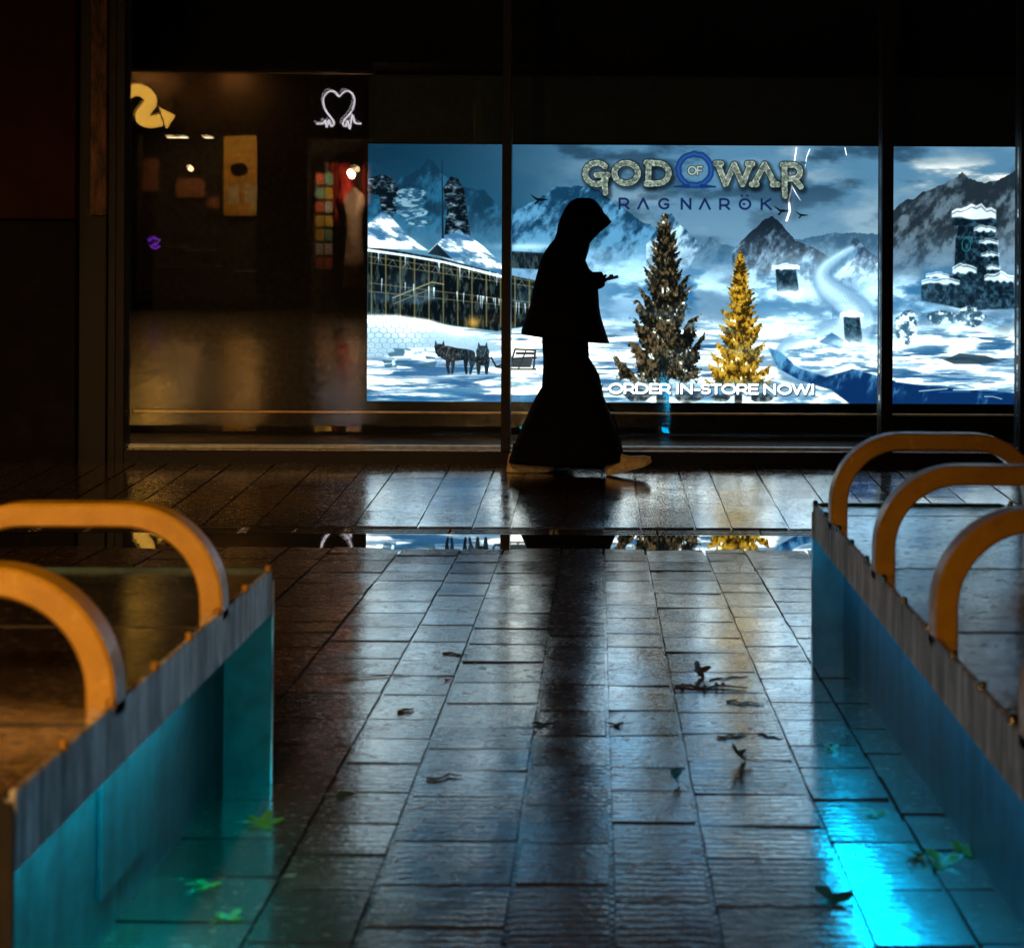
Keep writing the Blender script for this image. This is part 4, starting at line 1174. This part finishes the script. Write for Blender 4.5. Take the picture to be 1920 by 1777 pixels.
for i, (ax, ay, bx_, by, r_, lab) in enumerate(TW):
    a, b = gp(ax, ay), gp(bx_, by)
    up = Vector((0, 0, r_))
    pts = [a.lerp(b, q) + up + Vector((0, random.uniform(-.016, .016) if 0 < q < 1 else 0, random.uniform(0, .001) if 0 < q < 1 else 0)) for q in (0, .2, .4, .6, .8, 1)]
    o_ = pts[0].copy()
    bm = bmesh.new()
    tube(bm, [p - o_ for p in pts], [r_, r_ * 1.1, r_ * .9, r_, r_ * .7, r_ * .4], 7)
    if i == 0:
        for q in (1, 2, 3):
            c_ = pts[q] - o_
            for z_ in range(1 + q % 2):
                bmesh.ops.create_icosphere(bm, subdivisions=1, radius=random.uniform(.004, .008), matrix=Matrix.Translation(c_ + Vector((random.uniform(-.02, .02), random.uniform(-.012, .012), .003))))
    o = obj('twig', bm, tw_m); o.location = o_
    tag(o, lab, 'twig', 'twigs on the wet paving')

# ------------------------------------------------------------------ across the street, behind the camera: what the glass and the wet stone mirror
far = empty('far_shop', (-5.0, YO, 0))
tag(far, 'dark shop row across the street mirrored in the left pane', 'building')
stone_d = simple('dark brown shop facade', (0.005, 0.003, 0.0025), 0.9, scale=3, spec=0.1)
def fo(px, py, dep=0.0):
    p = at(px, py, VO - dep); return p.x + 5.0, p.z
def fbox(name, mat, pxa, pxb, pya, pyb, ya, yb, par=far):
    m_ = (ya + yb) / 2
    xa, _ = fo(pxa, 470, m_); xb, _ = fo(pxb, 470, m_); _, za_ = fo(500, pyb, m_); _, zb = fo(500, pya, m_)
    return boxo(name, mat, par, xa, xb, ya, yb, za_, zb)
boxo('wall', stone_d, far, -12, fo(245, 0)[0], -0.4, 0.0, -0.02, 9)
fbox('pillar', stone_d, 486, 580, 143, 588, -0.4, 0.0)
boxo('upper_wall', stone_d, far, fo(245, 0)[0], 16, -0.4, -0.001, fo(500, 143)[1], 9)
boxo('side_wall', stone_d, far, fo(700, 0)[0], 16, -0.4, 0.0, -0.02, fo(500, 143)[1] - 0.002)
fbox('lintel', simple('pale brown lintel', (0.32, 0.20, 0.11), 0.6, scale=2), 200, 700, 112, 138, 1.0, 1.2)
fbox('sign_board', stone_d, 245, 485, 139, 253, -0.3, -0.002)
fbox('sign_board', stone_d, 581, 705, 139, 262, -0.3, -0.002)
sof = emit('warm soffit lamp', (1.0, 0.44, 0.10), 380.0)  # lamps added out of sight behind the lintel to throw gold on the paving
zl = fo(500, 138, 1.1)[1]
for a, b in ((243, 322), (418, 470)):
    boxo('added_soffit_lamp', sof, far, fo(a, 0)[0], fo(b, 0)[0], 0.12, 0.5, zl + 0.15, zl + 0.17)
boxo('added_soffit', stone_d, far, -12, 16, 0.0, 1.2, zl + 0.18, zl + 0.36)  # unseen canopy added over the hidden lamps
fbox('cafe_back_wall', simple('cafe wall', (0.015, 0.010, 0.008), 0.9), 220, 500, 140, 590, -2.6, -2.5)
yel = simple('yellow painted blocks', (0.62, 0.36, 0.07), 0.8, scale=4)
for r_ in range(5):
    for c_ in range(2):
        fbox('wall_block', yel, 420 + 32 * c_, 451 + 32 * c_, 256 + 30 * r_, 285.3 + 30 * r_, -2.45, -2.40)
bm = bmesh.new()
cx_, cz_ = fo(449, 318, -2.38)
prism(bm, [(cx_ + 0.17 * math.cos(a), cz_ + 0.13 * math.sin(a)) for a in np.linspace(0, 6.0, 22)], -2.39, -2.37)
obj('round_plaque', bm, stone_d, far)
for a in ((428, 448, 350, 382), (458, 470, 345, 380), (470, 484, 350, 395)):
    fbox('notice', simple('paper notice', (0.6, 0.55, 0.4), 0.8), *a, -2.395, -2.385)
cl_ = bpy.data.lights.new('cafe lamp light', 'POINT'); cl_.energy = 55; cl_.color = (1.0, 0.66, 0.25); cl_.shadow_soft_size = 0.08
co_ = bpy.data.objects.new('lamp_light', cl_); COL.objects.link(co_); co_.parent = far; co_.location = (fo(452, 262, -1.8)[0], -1.8, 3.42)
bm = bmesh.new()
tube(bm, [(fo(*q, -0.3)[0], -0.3, fo(*q, -0.3)[1]) for q in ((278, 452), (288, 446), (300, 450), (292, 458), (282, 462), (291, 467), (300, 461))], 0.022, 8)
obj('neon_tube', bm, emit('violet neon', (0.35, 0.05, 0.9), 2.6), far)
cl2 = bpy.data.lights.new('added table fill', 'POINT'); cl2.energy = 3; cl2.color = (1.0, 0.55, 0.25); cl2.shadow_soft_size = 0.05  # added fill without a fixture, brings out the table edges
c2 = bpy.data.objects.new('lamp_light', cl2); COL.objects.link(c2); c2.parent = far; c2.location = (fo(350, 400, -1.6)[0], -1.9, 2.6)
for a_, b_, y0_, y1_ in ((268, 296, 300, 360), (392, 412, 372, 392), (330, 384, 335, 372)):
    fbox('picture', simple('framed print', (0.22, 0.10, 0.06), 0.6), a_, b_, y0_, y1_, -2.49, -2.46)
fbox('door_frame', stone_d, 250, 262, 250, 588, -0.3, 0.0)
dl = emit('warm ceiling lamp', (1.0, 0.72, 0.38), 16.0)
dl2 = emit('added warm panel', (1.0, 0.52, 0.16), 34.0)  # for unseen panels added to cast warm light on the wet setts
for a, b in ((246, 284), (292, 332), (418, 468)):
    boxo('added_ceiling_panel', dl2, far, fo(a, 0)[0], fo(b, 0)[0], -1.5, -0.8, 3.30, 3.32)
for a in (314, 335, 382):
    fbox('ceiling_lamp', dl, a, a + 15, 258, 260, -0.5, -0.35)
fbox('shop_back_wall', simple('charity shop wall', (0.03, 0.02, 0.018), 0.8), 575, 705, 140, 590, -1.6, -1.5)
fbox('base_board', stone_d, 263, 485, 560, 588, -0.3, -0.05)
# shelves and bits in the cafe
for (a, b, y) in ((300, 350, 500), (365, 410, 498), (445, 482, 507), (300, 345, 462), (352, 400, 468)):
    t_ = fbox('table_top', simple('lit table edge', (0.5, 0.36, 0.22), 0.3), a, b, y, y + 3, -1.6, -1.1)
# arrow sign
ar = empty('arrow_sign', (mir(285, 240)[0], YO + 0.02, mir(285, 240)[1]))
tag(ar, 'amber curling ribbon sign ending in an arrow, mirrored in the left pane', 'sign')
ax0, az0 = ar.location.x, ar.location.z
cen = [(232, 205), (236, 184), (252, 172), (270, 172), (283, 182), (286, 194), (278, 206), (270, 217), (274, 228), (290, 230), (306, 226)]
def smooth(pts, n_=6):
    out = []
    for i in range(len(pts) - 1):
        p0_, p1_, p2_, p3_ = pts[max(i - 1, 0)], pts[i], pts[i + 1], pts[min(i + 2, len(pts) - 1)]
        for k_ in range(n_):
            t_ = k_ / n_
            out.append(tuple(0.5 * (2 * p1_[j] + (p2_[j] - p0_[j]) * t_ + (2 * p0_[j] - 5 * p1_[j] + 4 * p2_[j] - p3_[j]) * t_ ** 2 + (3 * p1_[j] - p0_[j] - 3 * p2_[j] + p3_[j]) * t_ ** 3) for j in (0, 1)))
    out.append(pts[-1]); return out
sm_ = smooth(cen)
Lf, Rt = [], []
for i, p in enumerate(sm_):
    a, b = sm_[max(i - 1, 0)], sm_[min(i + 1, len(sm_) - 1)]
    dx, dy = b[0] - a[0], b[1] - a[1]; l_ = math.hypot(dx, dy)
    nx, ny = -dy / l_, dx / l_
    Lf.append((p[0] + nx * 11, p[1] + ny * 11)); Rt.append((p[0] - nx * 11, p[1] - ny * 11))
bm = bmesh.new()
vf, vb2 = [], []
for (a, b) in zip(Lf, Rt):
    row = []
    for q in (a, b):
        x, z = mir(*q)
        for yy in (0.06, 0.14): row.append(bm.verts.new((x - ax0, yy, z - az0)))
    vf.append(row)
for r0, r1 in zip(vf, vf[1:]):
    bm.faces.new((r0[1], r1[1], r1[3], r0[3])); bm.faces.new((r0[0], r0[2], r1[2], r1[0]))
    bm.faces.new((r0[0], r1[0], r1[1], r0[1])); bm.faces.new((r0[2], r0[3], r1[3], r1[2]))
hd = bmesh.new()
prism(hd, [(mir(*q)[0] - ax0, mir(*q)[1] - az0) for q in ((304, 204), (332, 218), (316, 242))], 0.06, 0.14)
join(bm, hd)
obj('ribbon', bm, emit('amber sign face', (1.0, 0.50, 0.07), 5.5), ar)
boxo('back_plate', stone_d, ar, -0.4, 0.4, 0.0, 0.03, 0.0, 0.6)
# heart sign
hs = empty('heart_sign', (mir(638, 247)[0], YO + 0.02, mir(638, 247)[1]))
tag(hs, 'white outlined heart sign on a wavy line, mirrored in the left pane', 'sign')
hx0, hz0 = hs.location.x, hs.location.z
hp = [(595, 233), (607, 233), (612, 227), (615, 240), (619, 226), (623, 238), (628, 234), (626, 226), (615, 212), (609, 196), (610, 183), (618, 174), (628, 173), (635, 180), (638, 183), (641, 180), (649, 173), (659, 174), (666, 184), (666, 197), (660, 212), (648, 226), (645, 234), (650, 238), (654, 228), (658, 244), (663, 216), (668, 232), (680, 233)]
bm = bmesh.new()
tube(bm, [(mir(*q)[0] - hx0, 0.10, mir(*q)[1] - hz0) for q in smooth(hp, 4)], 0.015, 8)
obj('tube', bm, emit('white sign tube', (0.95, 0.86, 0.95), 7.0), hs)
boxo('back_plate', stone_d, hs, -0.45, 0.45, 0.0, 0.03, 0.0, 0.72)
# dress on a stand and a card rack in the charity shop window
def cloth_thing(name, label, cat, px, w_, ya, yb, col, yoff, lit):
    x, zb = mir(px, yb); _, zt = mir(px, ya)
    e = empty(name, (x, YO + yoff, zb)); tag(e, label, cat)
    bm = bmesh.new(); rings = []
    hgt = zt - zb
    for q, ww in ((0, 1.0), (.3, .82), (.55, .62), (.72, .70), (.84, .92), (.93, .75), (.97, .28), (1.0, .16)):
        rings.append([(w_ / 2 * ww * math.cos(a) * (1 + .06 * math.sin(7 * a)), .14 * ww * math.sin(a), hgt * q) for a in [2 * math.pi * k_ / 24 for k_ in range(24)]])
    loft(bm, rings)
    obj('garment', bm, simple(name + ' cloth', col, 0.8), e, True)
    bm = bmesh.new(); tube(bm, [(0, 0, -zb + 0.02), (0, 0, 0.02)], 0.02, 8); tube(bm, [(0, 0, -zb), (0, 0, -zb + 0.02)], 0.16, 16)
    obj('stand', bm, MAT['black_metal'], e)
cloth_thing('dress', 'pale dress on a shop stand mirrored beside the poster edge', 'dress', 657, 0.42, 350, 540, (0.55, 0.42, 0.34), -0.5, 1)
cloth_thing('jacket', 'red jacket on a stand behind the pale dress', 'jacket', 634, 0.30, 300, 380, (0.6, 0.04, 0.03), -0.9, 1)
rail = empty('clothes_rail', (mir(645, 470)[0], YO - 1.15, 0.0)); tag(rail, 'rail of hanging dark and red clothes behind the mirrored pale dress', 'clothes rail')
bm = bmesh.new(); tube(bm, [(-0.55, 0, 2.75), (0.55, 0, 2.75)], 0.012, 8)
for e_ in (-0.55, 0.55): tube(bm, [(e_, 0, 0), (e_, 0, 2.75)], 0.014, 8)
obj('rail', bm, MAT['black_metal'], rail)
for k_ in range(11):
    x_ = -0.5 + 0.1 * k_ + random.uniform(-.015, .015); w_ = random.uniform(0.035, 0.05); L_ = random.uniform(0.8, 1.25)
    cc = random.choice(((0.35, 0.03, 0.02), (0.05, 0.04, 0.05), (0.30, 0.22, 0.16), (0.08, 0.06, 0.05), (0.45, 0.36, 0.28)))
    bm = bmesh.new()
    loft(bm, [[(x_ + w_ * f_ * math.cos(a) * (1 + .2 * math.sin(5 * a + k_)), 0.2 * g_ * math.sin(a), 2.70 - L_ * q) for a in [2 * math.pi * m_ / 16 for m_ in range(16)]] for q, f_, g_ in ((0, .2, .2), (.06, .8, .9), (.3, .9, .85), (.7, 1.0, .95), (1, 1.15, 1.05))])
    obj('garment', bm, simple('hanging cloth', cc, 0.85), rail, True)
rk = empty('card_rack', (mir(601, 560)[0], YO - 0.45, 0.0)); tag(rk, 'tall wire rack of bright cards mirrored beside the dress', 'rack')
bm = bmesh.new(); tube(bm, [(0, 0, 0), (0, 0, 2.6)], 0.02, 8); tube(bm, [(0, 0, 0), (0, 0, 0.02)], 0.2, 16)
obj('pole', bm, MAT['black_metal'], rk)
for k_ in range(14):
    cc = random.choice(((.7, .6, .4), (.6, .15, .1), (.7, .7, .7), (.2, .4, .3), (.7, .5, .1)))
    boxo('card', simple('printed card', cc, 0.5), rk, -0.16 + 0.16 * (k_ % 2), -0.02 + 0.16 * (k_ % 2), 0.03, 0.035, 0.75 + 0.25 * (k_ // 2), 0.95 + 0.25 * (k_ // 2))
lamp = empty('shop_lamp', (mir(660, 318)[0], YO - 0.3, mir(660, 318)[1])); tag(lamp, 'small twin warm bulbs above the dress in the mirrored shop', 'lamp')
bm = bmesh.new()
for d_ in (-0.03, 0.05): bmesh.ops.create_icosphere(bm, subdivisions=2, radius=0.05, matrix=Matrix.Translation((d_, 0, d_ * 0.4)))
obj('bulb', bm, emit('bulb', (1.0, 0.7, 0.35), 9.0), lamp)
bm = bmesh.new(); tube(bm, [(0, 0, 0.04), (0, 0, 1.2)], 0.006, 6); obj('cord', bm, MAT['black_metal'], lamp)
sl_ = bpy.data.lights.new('shop lamp light', 'POINT'); sl_.energy = 160; sl_.color = (1.0, 0.62, 0.32); sl_.shadow_soft_size = 0.06
so = bpy.data.objects.new('lamp_light', sl_); COL.objects.link(so); so.parent = lamp; so.location = (0, 0.3, -0.1)

# street lamp, left and behind the camera
SLX, SLY, SLH = -0.9, -4.6, 5.6
st = empty('street_lamp', (SLX - 0.9, SLY, 0)); tag(st, 'tall warm street lamp lighting the left bench from behind the camera', 'street lamp')
bm = bmesh.new(); tube(bm, [(0, 0, 0), (0, 0, 0.9), (0, 0, SLH - 0.2), (0.12, 0, SLH + 0.1), (0.45, 0, SLH + 0.18), (0.8, 0, SLH + 0.12)], [0.09, 0.06, 0.045, 0.04, 0.035, 0.03], 12)
obj('pole', bm, MAT['black_metal'], st)
bm = bmesh.new(); tube(bm, [(0.9, 0, SLH + 0.16), (0.9, 0, SLH + 0.08), (0.9, 0, SLH)], [0.05, 0.14, 0.20], 20, True)
obj('lamp_head', bm, MAT['black_metal'], st)
bm = bmesh.new(); tube(bm, [(0.9, 0, SLH - 0.002), (0.9, 0, SLH - 0.02)], [0.17, 0.15], 20)
obj('lamp_glass', bm, emit('sodium lamp glass', (1.0, 0.50, 0.14), 8.0), st)
ld = bpy.data.lights.new('street lamp light', 'SPOT'); ld.energy = 4300; ld.color = (1.0, 0.53, 0.16); ld.spot_size = math.radians(56); ld.spot_blend = 1.0; ld.shadow_soft_size = 0.15
lo = bpy.data.objects.new('lamp_light', ld); COL.objects.link(lo); lo.parent = st; lo.location = (0.9, 0, SLH - 0.05)
tgt = Vector((SLX - 2.5, SLY + 7.2, SLH - 5.5)); dirv = tgt - Vector((SLX, SLY, SLH))
lo.rotation_euler = dirv.to_track_quat('-Z', 'Y').to_euler()
